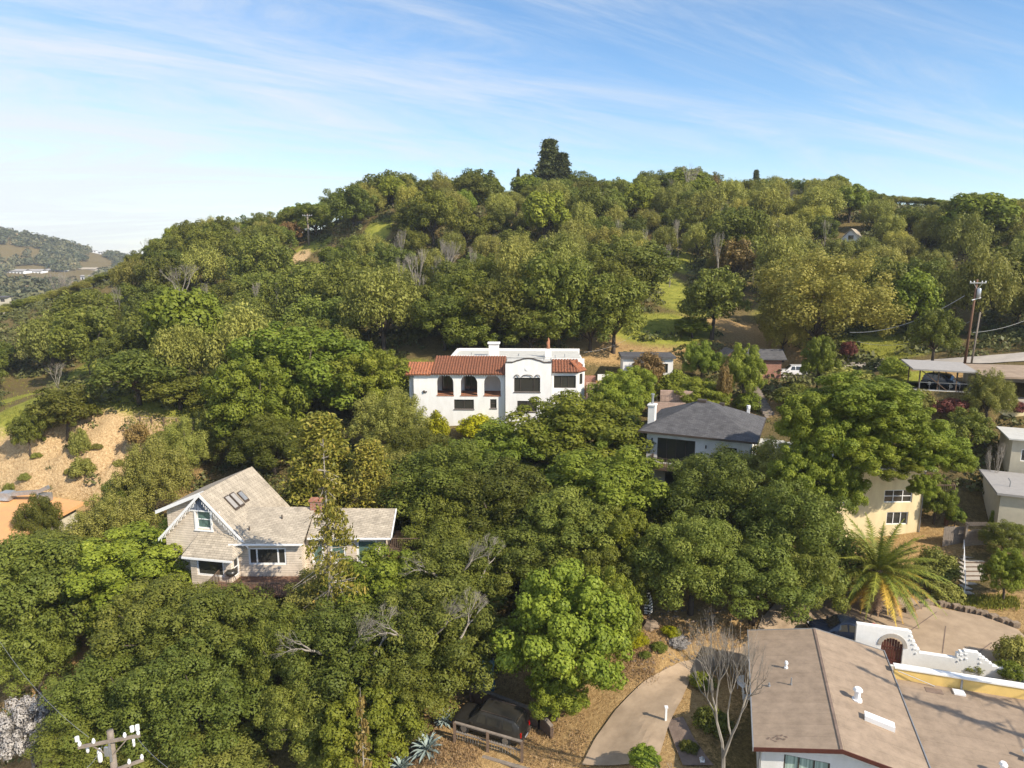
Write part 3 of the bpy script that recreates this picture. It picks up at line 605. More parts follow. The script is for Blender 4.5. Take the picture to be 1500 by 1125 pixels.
mb.prism([(0,gl+.01,-.15),(gw/2,gl+.01,rz-.15),(gw/2,gl+.01,rz+.04),(0,gl+.01,.04)],(0,.05,0)); mb.prism([(gw/2,gl+.01,rz-.15),(gw,gl+.01,-.15),(gw,gl+.01,.04),(gw/2,gl+.01,rz+.04)],(0,.05,0)); mb.build('roof_edge_metal', trim_grey, ro)
w = MB(); wall(w, (.45,.55,-3.9), (1,0,0), 7.6, 3.78, [(1.1,3.3,1.7,3.45)], .2); wall(w, (8.05,.75,-3.9),(0,1,0),10.4,3.7,[],.2); wall(w,(8.05,11.35,-3.9),(-1,0,0),7.6,3.7,[],.2); wall(w,(.45,11.15,-3.9),(0,-1,0),10.4,3.7,[(2,3.4,1.7,3.1),(7,8.4,1.7,3.1)],.2)
w.prism([(.45,.56,-.12),(8.05,.56,-.12),(4.15,.56,.6)],(0,.18,0)); w.build('wall', stucco, fr)
window(fr, (1.55,.55,-2.2), (1,0,0), 2.2, 1.75, 3, gm=curtain); window(fr, (.45,9.15,-2.2),(0,-1,0),1.4,1.4,2); window(fr, (.45,4.15,-2.2),(0,-1,0),1.4,1.4,2)
mb = MB(); mb.tube([(.35,.45,-3.2),(.35,.45,-.2)],.05); mb.build('downspout', trim_grey, fr)
def rz_at(x): return rz*(1-abs(x-gw/2)/(gw/2))
def flue(x, y, hh, r, m, cap=None, par=None, z=None):
    z = rz_at(x) if z is None else z
    mb = MB(); mb.tube([(x,y,z-.05),(x,y,z+.08)],r*1.7,10); mb.tube([(x,y,z+.08),(x,y,z+hh)],r,10)
    if cap: mb.tube([(x,y,z+hh),(x,y,z+hh+.05),(x,y,z+hh+.16)],[r*1.6,r*1.6,r*1.1],10)
    return mb.build('roof_vent', m, par or ro)
flue(2.05,7.3,.3,.07,trim_white,1); flue(2.2,5.55,.45,.04,trim_grey); flue(1.0,5.4,.22,.05,trim_grey); flue(5.6,5.0,.6,.16,trim_white,1)
mb = MB(); z = rz_at(6.2); mb.prism([(5.7,3.25,rz_at(5.7)-.02),(7.15,3.1,rz_at(7.15)-.02),(7.2,3.6,rz_at(7.2)-.02),(5.75,3.75,rz_at(5.75)-.02)],(0,0,.3)); mb.build('skylight', trim_white, ro)
mb = MB()
for i in range(30): 
    a = random.uniform(0,6.3); q = random.uniform(0,.45); x=1.2+q*math.cos(a)*1.3; y=.7+q*math.sin(a)*.7; mb.box(x,x+.09,y,y+.05,rz_at(x),rz_at(x)+.03)
mb.build('leaf_debris', flag, ro)
# flat extension to the right
rf = MB(); rf.box(gw+.1,24,-2,9.5,-.6,-.4); rx = rf.build('flat_roof', gravel, fr)
w = MB(); w.box(gw+.2,23.8,-1.8,9.4,-3.2,-.61); w.build('extension_wall', stucco, fr)
flue(11.8,2.2,.55,.12,trim_white,1,rx,-.4)
mb = MB(); mb.prism([(13.2,3.6,-.4),(14.0,3.3,-.4),(14.2,3.7,-.4),(13.4,4.0,-.4)],(0,0,.2)); mb.tube([(13.5,3.8,-.3),(13.3,3.95,.05)],.12,8); mb.build('roof_vent', trim_white, rx)
mb = MB()
for i in range(9): x=10.3+i*.13; mb.prism([(x,1.9+.2*math.sin(i),-.398),(x+.2,1.75,-.398),(x+.15,2.05+.1*math.cos(i*2),-.398)],(0,0,.03))
mb.build('pale_debris', trim_white, rx)
mb = MB(); mb.box(10.0,10.9,8.6,9.1,-.398,-.38); mb.build('drain_stain', flag, rx)
mb = MB(); mb.box(11.5,12.1,8.8,9.3,-.4,-.3); mb.build('scupper_pad', trim_white, rx)
# yellow parapet with white cap
mb = MB(); mb.box(8.42,24,9.5,9.72,-1.5,.3); pp = mb.build('yellow_parapet', yellow, fr)
mb = MB(); mb.box(8.42,24,9.44,9.95,.303,.4); mb.build('parapet_cap', stucco_dirty, pp)
mb = MB(); mb.tube([(12.0,9.4,.25),(12.0,9.4,-.35)],.06); mb.build('conduit', trim_grey, pp); mb = MB(); mb.tube([(8.6,9.42,.2),(10.6,9.3,-.35)],.025); mb.build('conduit', trim_grey, pp)
# courtyard wall with arched gate
cw = thing('courtyard_wall', 'bright white courtyard wall with stepped top and arched gateway behind the gravel roof', 'wall', fr.location + Matrix.Rotation(R(-17.5),3,'Z') @ V((7.0,12.9,0)), R(-17.5))
Z0 = -1.5
w = MB(); wall(w, (-.2,0,Z0), (1,0,0), 3.1, 2.62, [(1.55,2.85,0,2.05)], .35)
arch_fill(w, 1.35, 2.65, Z0+1.4, Z0+2.05, 0, .35)
tops = [(2.9,3.05,1.05),(3.05,3.15,.75),(3.15,3.3,.45),(3.3,3.45,.15),(3.45,3.6,-.05),(3.6,5.7,-.3),(5.7,5.85,.05),(5.85,6.1,.2),(6.1,6.9,.3),(6.9,7.1,.15),(7.1,7.3,0),(7.3,7.5,-.15),(7.5,7.7,-.3),(7.7,8.0,-.45),(8.0,10.2,-.5),(10.2,10.6,-.75)]
for a,b,t in tops: w.box(a,b,0,.35,Z0-.8,t)
w.box(-.2,2.9,0.002,.348,Z0-.8,Z0)
for i,(a,b,t) in enumerate(tops):
    for k in range(2): w.box(a+.02+k*.06,min(b,a+.2)-.01,-.03-.02*k,.38,t-.25-k*.3,t-.15-k*.3) if t > 0 else None
w.build('stepped_wall', stucco_dirty, cw)
mb = MB()
for i in range(16):
    a0, a1 = math.pi*i/16, math.pi*(i+1)/16
    f0 = lambda a, r, rr: (2.0+r*math.cos(a), -.04, Z0+1.4+rr*math.sin(a))
    mb.prism([f0(a0,.65,.65),f0(a1,.65,.65),f0(a1,.88,.9),f0(a0,.88,.9)],(0,.06,0))
mb.build('stone_arch', plainconc, cw)
mb = MB()
for i in range(8): mb.box(1.36+i*.16,1.5+i*.16,.15,.2,Z0+.05,Z0+1.35+.5*math.sin(math.pi*(i+.5)/8)**.6)
mb.box(1.36,2.64,.12,.149,Z0+1.2,Z0+1.3); mb.box(1.36,2.64,.12,.149,Z0+.3,Z0+.4); mb.build('gate', redfascia, cw)
mb = MB(); mb.box(-.2,15,-2.8,-.05,Z0-.5,Z0-.01) ; mb.build('courtyard_floor', plainconc, cw)
mb = MB(); mb.tube([(5.2,-1.6,Z0),(5.2,-1.6,Z0+1.0),(7.2,-1.6,Z0+1.0),(7.2,-1.6,Z0)],.03,5); mb.build('handrail', trim_dark, cw)
st = thing('courtyard_side_wall', 'short white wall stepping down at the right end of the courtyard', 'wall', cw.matrix_world @ V((0,0,0)) if 0 else fr.location + Matrix.Rotation(R(-17.5),3,'Z') @ V((17.2,10.0,0)), R(-17.5))
mb = MB()
for i in range(7): mb.box(0,.3,i*.42,(i+1)*.42-.001 if i<6 else 2.9,-1.5,.38-i*.1)
mb.build('stepped_top', stucco_dirty, st)
# ================================================================== YELLOW HOUSE
yh = thing('cream_house', 'tall cream stucco house half hidden by the bright green tree, with white framed windows', 'house', (28.0,58.6,-25.6), R(2))
w = MB(); wall(w, (0,0,0), (1,0,0), 9.2, 7.1, [(6.0,8.0,1.9,3.1),(5.6,8.2,4.0,5.2),(1.5,3.0,4.0,5.2)], .25)
wall(w, (9.2,.25,0),(0,1,0),7.5,7.1,[(1,2.4,4,6)],.25); wall(w,(9.2,8,0),(-1,0,0),9.2,7.1,[],.25); wall(w,(0,7.75,0),(0,-1,0),7.5,7.1,[],.25); w.build('wall', cream, yh)
window(yh, (6.0,0,1.9),(1,0,0),2.0,1.2,3,fm=trim_white); window(yh,(5.6,0,4.0),(1,0,0),2.6,1.2,3,2,fm=trim_white); window(yh,(1.5,0,4.0),(1,0,0),1.5,1.2,2,fm=trim_white); window(yh,(9.2,1.25,4),(0,1,0),1.4,2,1,fm=trim_white)
rf = MB(); rf.box(-.6,9.8,-.6,8.6,7.1,7.35); rf.prism([(-.6,-.6,7.36),(9.8,-.6,7.36),(8.2,3.6,8.1),(1.0,3.6,8.1)],(0,0,.05)); rf.prism([(9.8,8.6,7.36),(-.6,8.6,7.36),(1.0,3.6,8.1),(8.2,3.6,8.1)],(0,0,.05)); rf.build('white_roof', membrane, yh)
mb = MB(); mb.tube([(9.1,-.08,7),(9.1,-.08,0)],.05); mb.build('downspout', trim_grey, yh); mb = MB(); mb.tube([(2.5,3,7.8),(2.5,3,8.9)],.15); mb.build('flue', trim_grey, yh)
mb = MB(); mb.box(9.25,11.9,-.3,5.5,4.45,4.65); bl = mb.build('balcony', woodbrown, yh)
mb = MB(); rail(mb,(9.4,-.25,4.65),(11.85,-.25,4.65),1.05,.17); rail(mb,(11.85,-.2,4.65),(11.85,5.4,4.65),1.05,.17); mb.build('balcony_railing', woodbrown, bl)
for y in (-.1,2.5,5.2): mb = MB(); mb.box(11.5,11.75,y,y+.25,-.6,4.45); mb.build('balcony_post', woodred, bl)
# fence, gate and stairs
gp0 = P(1379,800,58.5)
gz = h(41.3,56.6)
fe = thing('board_fence', 'low weathered board fence between the cream house and the garden gate', 'fence', tuple(G(1380,801)))
mb = MB()
for i in range(12): mb.box(i*.16,i*.16+.145,0,.03,-.3,1.85+.02*(i%3))
mb.build('fence_boards', woodgrey, fe)
mb = MB(); mb.box(0,1.9,.031,.08,.4,.5); mb.box(0,1.9,.031,.08,1.5,1.6); mb.build('fence_rail', woodbrown, fe)
ga = thing('garden_gate', 'closed wooden garden gate with curved top at the head of the steps', 'gate', tuple(G(1411,803)))
mb = MB()
for i in range(11): mb.box(.2+i*.15,.2+i*.15+.14,0,.04,0,1.5+.25*math.sin(math.pi*(i+.5)/11))
mb.build('gate_leaf', woodgrey, ga)
mb = MB(); mb.box(0,.18,-.05,.13,-.4,2.2); mb.box(1.87,2.05,-.05,.13,-.4,2.2); mb.box(0.185,1.865,-.04,.1,2.05,2.19)
for i in range(12): mb.box(.12+i*.16,.17+i*.16,-.35,.35,2.2,2.28)
mb.build('gate_frame', woodgrey, ga)
a = G(1414,873)+V((0,0,.05)); b = G(1412,806)
n_ = 10; sp_ = thing('garden_steps', 'grey garden steps climbing from the drive to the wooden gate', 'steps', a)
mb = MB()
for i in range(n_):
    t = i/n_; q = (b-a)*t; dz = (b.z-a.z)/n_
    mb.box(q.x,q.x+1.7,q.y,q.y+(b.y-a.y)/n_+.25,q.z-1.0,q.z+dz)
mb.build('treads', plainconc, sp_)
for i in range(n_):
    t = i/n_; q = (b-a)*t; dz = (b.z-a.z)/n_; mb = MB(); mb.box(q.x-.02,q.x+1.72,q.y-.05,q.y-.004,q.z-.12,q.z+dz-.03); mb.build('riser_shade_strip', woodbrown, sp_)  # dark strips put the shade of the step fronts into colour
mb = MB(); d = b-a; mb.bar((-.1,0,.95),(d.x-.1,d.y,d.z+.95),.05)
for i in range(5): q = d*(i/4); mb.bar((q.x-.1,q.y,q.z-.3),(q.x-.1,q.y,q.z+.93),.045,up=(0,1,0))
mb.build('handrail', trim_white, sp_)
# ================================================================== HOUSES ON THE RIGHT EDGE
p = P(1461,722,59.5); gh = thing('grey_roof_house', 'buff house with a flat grey roof at the right edge below the white roofed one', 'house', (p.x,p.y,p.z-5), R(-24))
rf = MB(); rf.box(0,12,0,7.6,4.8,5.0); ro = rf.build('flat_roof', shingle_grey, gh)
w = MB(); wall(w,(.35,.35,0),(1,0,0),11,4.8,[(2.0,4.0,2.2,3.7)],.2); wall(w,(.35,7.3,0),(0,-1,0),6.9,4.8,[],.2); w.box(11.2,11.4,.6,7.2,0,4.8); w.build('wall', buff, gh)
window(gh,(2.35,.35,2.2),(1,0,0),2.0,1.5,2,fm=trim_white)
for x in (3.0,4.2,5.6): mb = MB(); mb.box(x,x+1.9,3.0+(x-3)*.8,3.5+(x-3)*.8,5.001,5.2); mb.build('skylight', trim_dark, ro)
mb = MB(); mb.tube([(1.4,2.4,5),(1.4,2.4,5.5),(1.2,2.3,5.8)],.05); mb.build('roof_vent', trim_grey, ro)
p = P(1484,642,66); uh = thing('white_roof_annex', 'small buff building with a white flat roof at the right edge of the photo', 'building', (p.x,p.y,p.z-3.6), R(-24))
rf = MB(); rf.box(-.4,8,-.4,5,3.5,3.65); rf.build('flat_roof', membrane, uh)
w = MB(); wall(w,(0,0,-1),(1,0,0),7,4.5,[(.8,2.2,2.4,3.6)],.2); wall(w,(0,4.8,-1),(0,-1,0),4.6,4.5,[],.2); w.build('wall', buff, uh)
window(uh,(.8,0,1.4),(1,0,0),1.4,1.2,2,fm=trim_white)
mb = MB(); mb.box(2.8,3.6,-.7,-.01,-.9,.6); mb.build('water_heater_box', trim_white, uh)
# ================================================================== CARPORT
cz = -14.35; cp = thing('timber_carport', 'open timber carport with a white flat roof sheltering a dark car on stilts', 'carport', (45.6,75.4,cz), R(-17))
mb = MB(); mb.box(-.3,5.3,-.2,5.2,-.35,0); mb.build('deck', plainconc, cp)
mb = MB(); mb.box(-.35,5.35,-.28,-.21,-.4,.05); mb.build('deck_beam', trim_white, cp)
rf = MB(); rf.slab([(-.8,-.6,2.45),(5.5,-.6,2.35),(5.5,5.0,2.65),(-.8,5.0,2.75)],.16); rf.build('roof', shingle_grey, cp)
for x,y in ((.05,-.05),(1.9,-.05),(3.7,-.05),(5.1,-.05),(.05,4.6),(2.6,4.6),(5.1,4.6)): mb = MB(); mb.box(x-.06,x+.06,y-.06,y+.06,.0,2.32); mb.build('post', woodbrown, cp)
mb = MB(); mb.bar((.2,-.15,2.2),(2.8,-.15,.1),.1,up=(0,1,0)); mb.bar((3.4,4.7,2.2),(4.8,4.7,.1),.1,up=(0,1,0)); mb.build('brace', woodbrown, cp)
mb = MB(); rail(mb,(.1,-.12,0),(5.05,-.12,0),.9,.9,.05,.03); rail(mb,(5.2,.1,0),(5.2,4.8,0),.9,.25,.05,.03); mb.build('railing', trim_grey, cp)
for x in (.6,2.6,4.8): mb = MB(); mb.box(x,x+.2,0.1,.3,-5,-.36); mb.build('stilt', woodred, cp)
mb = MB(); mb.bar((1.0,.2,-1.0),(3.0,.2,-2.6),.14,up=(0,1,0)); mb.build('stilt_brace', woodred, cp)
p = P(1450,549,74); gg = thing('flat_garage', 'long flat tan roofed garage with a pale wall right of the carport', 'garage', (p.x,p.y,p.z-2.7), R(-12))
rf = MB(); rf.slab([(-.6,-.5,2.6),(12,-.5,2.6),(12,7,2.9),(-.6,7,2.9)],.2); rf.build('flat_roof', gravel, gg)
w = MB(); w.box(0,.25,.1,6.5,-1,2.4); w.box(0,11.5,5.8,6.1,-1,2.5); w.box(11.2,11.5,0,5.8,-1,2.4); w.box(-.2,11.5,-.3,6.1,-1,0); w.build('wall', plainconc, gg)
mb = MB(); mb.box(.2,11.5,-1.1,-.5,-5,-.8); mb.build('retaining_wall', cream, gg)
mb = MB(); rail(mb,(-3.2,-.3,0),(-.3,-.3,0),.9,.25,.06,.03); mb.build('railing', woodbrown, gg)
# ================================================================== POOL TERRACE BEHIND THE WHITE HOUSE
p = P(912,560,96); sh = thing('pool_house', 'small white flat roofed outbuilding behind a leafy tree right of the Spanish house', 'outbuilding', (p.x,p.y,p.z-.6), R(-4))
w = MB(); wall(w,(0,0,0),(1,0,0),6.9,4.0,[(4.8,6.2,2.0,3.3)],.2); w.box(0,.2,.2,4,0,4.0); w.box(6.7,6.9,.2,4,0,4.0); w.box(0,6.9,4,4.2,0,4); w.build('wall', stucco, sh)
window(sh,(4.8,0,2.0),(1,0,0),1.4,1.3,1)
rf = MB(); rf.box(-.3,7.2,-.35,4.4,4.0,4.35); rf.build('flat_roof', shingle_dark, sh)
p = P(868,583,91); tr = thing('pink_block_stairs', 'pink masonry stairs and terrace walls climbing beside the Spanish house', 'stairs', (p.x,p.y,p.z-2.2), R(-3))
mb = MB()
for i in range(14): mb.box(-.6,1.4,i*.33,i*.33+.4,-1,1.0+i*.19)
mb.build('stair_flight', pinkstone, tr)
mb = MB(); mb.box(-2.2,-.62,1.2,1.5,-1.5,1.9); mb.box(1.42,1.72,0,5,-1.5,2.6); mb.box(-.62,.1,-1.2,-.9,-3,.8); mb.box(.1,.4,-1.2,0,-3,1.0); mb.build('stair_side_wall', pinkstone, tr)
p = P(886,556,95); tw = thing('terrace_wall', 'brick and white terrace wall between the stairs and the pool house', 'wall', (p.x,p.y,p.z-1.2), R(-3))
mb = MB(); mb.box(-1.2,3.4,0,.3,-.6,1.0); mb.build('terracotta_base', terracotta_pot, tw)
mb = MB(); mb.box(-1.0,3.4,.02,.28,1.0,1.9); mb.build('white_top', stucco, tw)
mb = MB(); mb.box(-3.0,-1.25,.6,.9,-1.2,1.6); mb.build('brick_end', brick, tw)
p = P(985,590,84); t2 = thing('garden_terrace', 'pink stepped garden terrace walls above the charcoal roof', 'wall', (p.x,p.y,p.z-1.2), R(-10))
mb = MB(); mb.box(-2.2,1.6,0,.3,-1.5,1.2); mb.box(-1.4,2.6,2.2,2.5,-1.0,2.3); mb.box(-2.6,-.6,-1.8,-1.5,-2,.2); mb.build('terrace_block', pinkstone, t2)
mb = MB(); rail(mb,(-1.9,.15,1.2),(.6,.15,1.2),.8,.5,.04,.03); mb.build('railing', trim_dark, t2)
# brown sheds
p = P(1075,543,101); s1 = thing('brown_gable_shed', 'small brown gabled shed left of the stone shed, partly behind shrubs', 'shed', (p.x,p.y,p.z-.6), R(3))
w = MB(); w.box(-1.6,1.0,0,3,0,2.6); w.prism([(-1.6,0.001,2.6),(1.0,0.001,2.6),(-.3,.001,3.6)],(0,2.99,0)); w.build('wall', woodred, s1)
rf = MB(); rf.slab([(-1.9,-.3,2.45),(-.3,-.3,3.75),(-.3,3.3,3.75),(-1.9,3.3,2.45)],.1); rf.slab([(-.3,-.3,3.75),(1.3,-.3,2.45),(1.3,3.3,2.45),(-.3,3.3,3.75)],.1); rf.build('roof', shingle_dark, s1)
p = P(1124,543,101); s2 = thing('stone_shed', 'brown stone shed with a dark roof beside the parked white car', 'shed', (p.x,p.y,p.z-.6), R(-3))
w = MB(); wall(w,(-2.0,0,-.5),(1,0,0),4.0,2.9,[(.7,1.6,.5,2.4)],.3); w.box(-2,-1.7,.3,3.5,-.5,2.4); w.box(1.7,2,.3,3.5,-.5,2.4); w.box(-1.7,1.7,3.2,3.5,-.5,2.4); w.build('wall', brick, s2)
mb = MB(); mb.box(-1.28,-.42,.2,.28,0,1.88); mb.build('door', trim_dark, s2)
rf = MB(); rf.slab([(-4.2,-.5,2.35),(2.6,-.5,2.35),(2.6,1.9,3.6),(-4.2,1.9,3.6)],.12); rf.slab([(-4.2,1.9,3.6),(2.6,1.9,3.6),(2.6,4.3,2.4),(-4.2,4.3,2.4)],.12); rf.build('roof', shingle_dark, s2)
# garden steps behind the charcoal roof
p = G(1130,612,60); gs = thing('hillside_steps', 'narrow timber steps up the bank behind the charcoal roof', 'steps', p, R(6))
mb = MB(); q = P(1120,578,p.y+8)
for i in range(14): mb.box(-.7,.7,i*.45,i*.45+.5,-.6+i*.25,.1+i*.25)
mb.build('timber_step', woodgrey, gs)
pl = thing('timber_planter', 'square pale timber planter box holding a green shrub by the hillside steps', 'planter', G(1137,592,60)+V((.8,0,0)))
mb = MB(); mb.box(0,1.1,0,1.1,-.5,.9); mb.build('planter_box', woodred, pl); mb = MB(); mb.box(-.05,1.15,-.05,1.15,.9,1.0); mb.build('planter_rim', plainconc, pl)
# ================================================================== HILLTOP HOUSES
p = P(1246,352,170); h1 = thing('hilltop_gable_house', 'small house gable with a tan roof showing between trees near the right ridge', 'house', (p.x,p.y,p.z-3), R(-35))
w = MB(); w.box(-2.4,2.4,0,9,-3,3.2); w.prism([(-2.4,0.001,3.2),(2.4,0.001,3.2),(0,.001,5.6)],(0,.3,0)); w.build('wall', trim_white, h1)
rf = MB(); rf.slab([(-3,-.6,2.8),(0,-.6,5.9),(0,9.5,5.9),(-3,9.5,2.8)],.15); rf.slab([(0,-.6,5.9),(3,-.6,2.8),(3,9.5,2.8),(0,9.5,5.9)],.15); rf.build('roof', shingle_tan, h1)
window(h1,(-.6,0,3.2),(1,0,0),1.2,1.0,1,deep=-.01)
p = P(548,338,192); h2 = thing('hilltop_grey_house', 'low dark roofed house tucked under the oaks on the left ridge', 'house', (p.x,p.y,p.z-1.5), R(12))
w = MB(); wall(w,(-4,0,-2),(1,0,0),8,4.6,[(1,3,2.4,3.8),(4.5,7,2.4,3.8)],.2); w.box(-4,-3.8,.2,6,-2,2.6); w.box(3.8,4,.2,6,-2,2.6); w.build('wall', trim_grey, h2)
rf = MB(); rf.slab([(-4.8,-.8,2.5),(4.8,-.8,2.5),(4.8,3,4.2),(-4.8,3,4.2)],.15); rf.slab([(-4.8,3,4.2),(4.8,3,4.2),(4.8,7,2.5),(-4.8,7,2.5)],.15); rf.build('roof', shingle_dark, h2)
window(h2,(-3,0,.4),(1,0,0),2,1.4,2); window(h2,(.5,0,.4),(1,0,0),2.5,1.4,2)
# ================================================================== FAR TOWN HOUSES
rr = random.Random(3)
far = [(20,402,820,34,'white'),(46,402,830,30,'white'),(78,401,860,30,'white'),(98,403,880,26,'white'),(128,399,900,24,'tan'),(124,410,760,14,'white'),(58,392,950,16,'white'),(32,393,930,14,'red'),(12,358,1180,8,'tan'),(50,368,1120,9,'white'),(22,365,1150,16,'grey'),(122,386,1060,9,'white'),(137,369,1300,7,'white'),(147,371,1300,7,'white'),(138,380,1180,12,'tan'),(152,384,1120,18,'rock'),(2,366,1100,6,'white'),(22,424,520,9,'white'),(60,442,380,18,'dark'),(4,441,330,14,'dark'),(6,476,265,12,'white')]
lab = {0:'long white building furthest left in the row below the far hill',1:'second long white building from the left in the row below the far hill',2:'third white building from the left in the row below the far hill',3:'fourth white building from the left in the row below the far hill',4:'tan building at the right end of the far row',5:'small white house just below the right end of the far row',
6:'pale house above the second building of the far row',7:'reddish house above the first building of the far row',8:'tan house high on the far hill at the left edge',9:'white house halfway up the far hill',10:'grey roofed house on the far hill near the left edge',11:'white house low on the far hill above the tan building',12:'left one of two tiny white houses on the far ridge',13:'right one of two tiny white houses on the far ridge',14:'tan house on the right flank of the far hill',15:'wide pale house at the foot of the far hill on the right',16:'white house at the very left edge of the far hill',17:'small pale house among valley trees at the left',18:'dark roofed house in the valley trees left of the ridge',19:'dark roofed house at the left edge of the valley',20:'white building at the left edge above the grassy slope'}
pal = {'white':((trim_white),shingle_grey),'tan':(plainconc,shingle_tan),'red':(plainconc,clay),'grey':(buff,shingle_grey),'rock':(plainconc,shingle_tan),'dark':(buff,shingle_dark)}
for i,(px,py,D,wp,kd) in enumerate(far):
    c = P(px,py,D); Wd = wp*D/1000; Hh = 8.5 if i < 6 else (max(4.5, Wd*.2) if Wd > 14 else max(4.0,Wd*.45)); Dp = min(Wd*.6,12)
    t = thing('distant_house', lab[i], 'house', (c.x,c.y,c.z-Hh/2), R(rr.uniform(-15,10)))
    wm, rm = pal[kd]
    hn = max(1,int(Wd/4)); hl = [((k+.25)*Wd/hn,(k+.7)*Wd/hn,Hh*.4,Hh*.8) for k in range(hn)]
    w = MB(); wall(w,(-Wd/2,0,-8),(1,0,0),Wd,Hh+8,[(a,b,c_+8,d+8) for a,b,c_,d in hl],.3); w.box(Wd/2-.3,Wd/2,.31,Dp,-8,Hh); w.box(-Wd/2,-Wd/2+.3,.31,Dp,-8,Hh); w.build('wall', wm, t)
    mb = MB()
    for a,b,c_,d in hl: mb.box(-Wd/2+a,-Wd/2+b,.2,.25,c_,d)
    mb.build('window', glass, t)
    rf = MB(); rf.slab([(-Wd/2-.6,-.7,Hh),(Wd/2+.6,-.7,Hh),(Wd/2+.6,Dp/2,Hh+Dp*.18),(-Wd/2-.6,Dp/2,Hh+Dp*.18)],.3); rf.slab([(-Wd/2-.6,Dp/2,Hh+Dp*.18),(Wd/2+.6,Dp/2,Hh+Dp*.18),(Wd/2+.6,Dp+.7,Hh),(-Wd/2-.6,Dp+.7,Hh)],.3)
    rf.build('roof', rm, t)
# ================================================================== VEHICLES
def vehicle(name, label, cat, loc, rz, L, Wd, Hh, paint, group=None, wagon=True):
    t = thing(name, label, cat, loc, rz, group)      # +x is the nose
    hb = Hh*.56; hW = Wd/2
    # sections: x, half width, sill z, belt z, top half width, top z
    if wagon: secs = [(-L/2,.80,.50,hb*.80,.74,hb*.92),(-L/2+.10,.95,.36,hb,.80,Hh*.80),(-L/2+.42,1.0,.30,hb,.80,Hh*.965),(-L/2+1.0,1.0,.28,hb,.80,Hh),(0,1.0,.28,hb,.80,Hh),(L*.10,1.0,.28,hb,.79,Hh*.985),(L*.25,1.0,.28,hb,.86,hb*1.08),(L*.26,1.0,.28,hb*.985,.88,hb*1.04),(L/2-.35,.97,.30,hb*.90,.84,hb*.95),(L/2-.06,.88,.36,hb*.78,.74,hb*.84),(L/2,.80,.42,hb*.66,.66,hb*.70)]
    else: secs = [(-L/2,.80,.42,hb*.80,.70,hb*.90),(-L/2+.15,.95,.32,hb*.95,.80,hb*1.0),(-L/2+.75,1.0,.26,hb,.82,hb*1.06),(-L/2+1.45,1.0,.24,hb,.74,Hh*.96),(-.1,1.0,.24,hb,.74,Hh),(L*.08,1.0,.24,hb,.74,Hh*.97),(L*.25,1.0,.26,hb,.84,hb*1.04),(L/2-.4,.97,.28,hb*.86,.82,hb*.9),(L/2-.05,.88,.32,hb*.7,.7,hb*.76),(L/2,.8,.38,hb*.58,.62,hb*.64)]
    vs, fs = [], []; K = 12
    for (x,f,zs,zb,ft,zt_) in secs:
        w_ = hW*f; wt_ = hW*ft
        half = [(w_*.86,zs),(w_*.985,zs+.12),(w_,zb*.72),(w_*.965,zb),(wt_,zt_-.045),(wt_*.86,zt_)]
        ring = [(x,-a,b) for a,b in half]+[(x,a,b) for a,b in half[::-1]]
        vs += ring
    m_ = len(secs)
    for i in range(m_-1):
        for k in range(K): fs.append((i*K+k,(i+1)*K+k,(i+1)*K+(k+1)%K,i*K+(k+1)%K))
    fs.append(tuple(range(K))); fs.append(tuple(range((m_-1)*K,m_*K))[::-1])
    mb = MB(); mb.add(vs, fs); body = mb.build('body', paint, t, smooth=True)
    md = body.modifiers.new('edge','BEVEL'); md.width = .03; md.segments = 2; md.limit_method = 'ANGLE'
    def sec(x):
        for a,b in zip(secs, secs[1:]):
            if a[0] <= x <= b[0]:
                q = (x-a[0])/(b[0]-a[0]); return [a[k]+(b[k]-a[k])*q for k in range(6)]
        return secs[-1]
    def side_pt(x, s_, q):   # q 0 belt .. 1 top
        _,f,zs,zb,ft,zt_ = sec(x); return V((x, s_*(hW*(f*.965+(ft-f*.965)*q)+.012), zb+(zt_-.045-zb)*q+.004))
    xs_ = [(-L/2+.5,-L/2+1.15),(-L/2+1.22,-.12),(-.04,L*.135)] if wagon else [(-L/2+1.25,-.15),(-.07,L*.12)]
    for s_ in (-1,1):
        for (a_,b_) in xs_:
            mb = MB(); mb.quad(*( [side_pt(a_,s_,.12),side_pt(b_,s_,.12),side_pt(min(b_,L*.1-.02),s_,.88),side_pt(a_+.06,s_,.88)][::(1 if s_<0 else -1)])); mb.build('side_window', glass, t)
    A_ = secs[-6] if wagon else secs[5]; Bq = secs[-5] if wagon else secs[6]
    def strip(s0, s1, q0, q1, name):
        mb = MB(); pa = [V((s0[0]+(s1[0]-s0[0])*q, 0, s0[5]+(s1[5]-s0[5])*q+.018)) for q in (q0,q1)]; wa = [hW*(s0[4]+(s1[4]-s0[4])*q)*.84 for q in (q0,q1)]
        mb.quad(pa[0]+V((0,-wa[0],0)),pa[1]+V((0,-wa[1],0)),pa[1]+V((0,wa[1],0)),pa[0]+V((0,wa[0],0))); return mb.build(name, glass, t)
    strip(A_, Bq, .08, .92, 'windscreen')
    if wagon:
        mb = MB(); x0 = -L/2+.09; mb.quad((x0,-hW*.7,hb*1.02),(x0,hW*.7,hb*1.02),(-L/2+.36,hW*.66,Hh*.93),(-L/2+.36,-hW*.66,Hh*.93))
        for i_ in range(4): mb.v[i_] = (mb.v[i_][0]-.03, mb.v[i_][1], mb.v[i_][2]+.03)
        mb.build('rear_window', glass, t)
        for s_ in (-1,1): mb = MB(); mb.bar((-L/2+.6,s_*hW*.7,Hh+.04),(L*.08,s_*hW*.7,Hh+.03),.04); mb.build('roof_rail', trim_dark, t)
    else: strip(secs[2], secs[3], .08, .92, 'rear_window')
    wr = .36 if wagon else .32
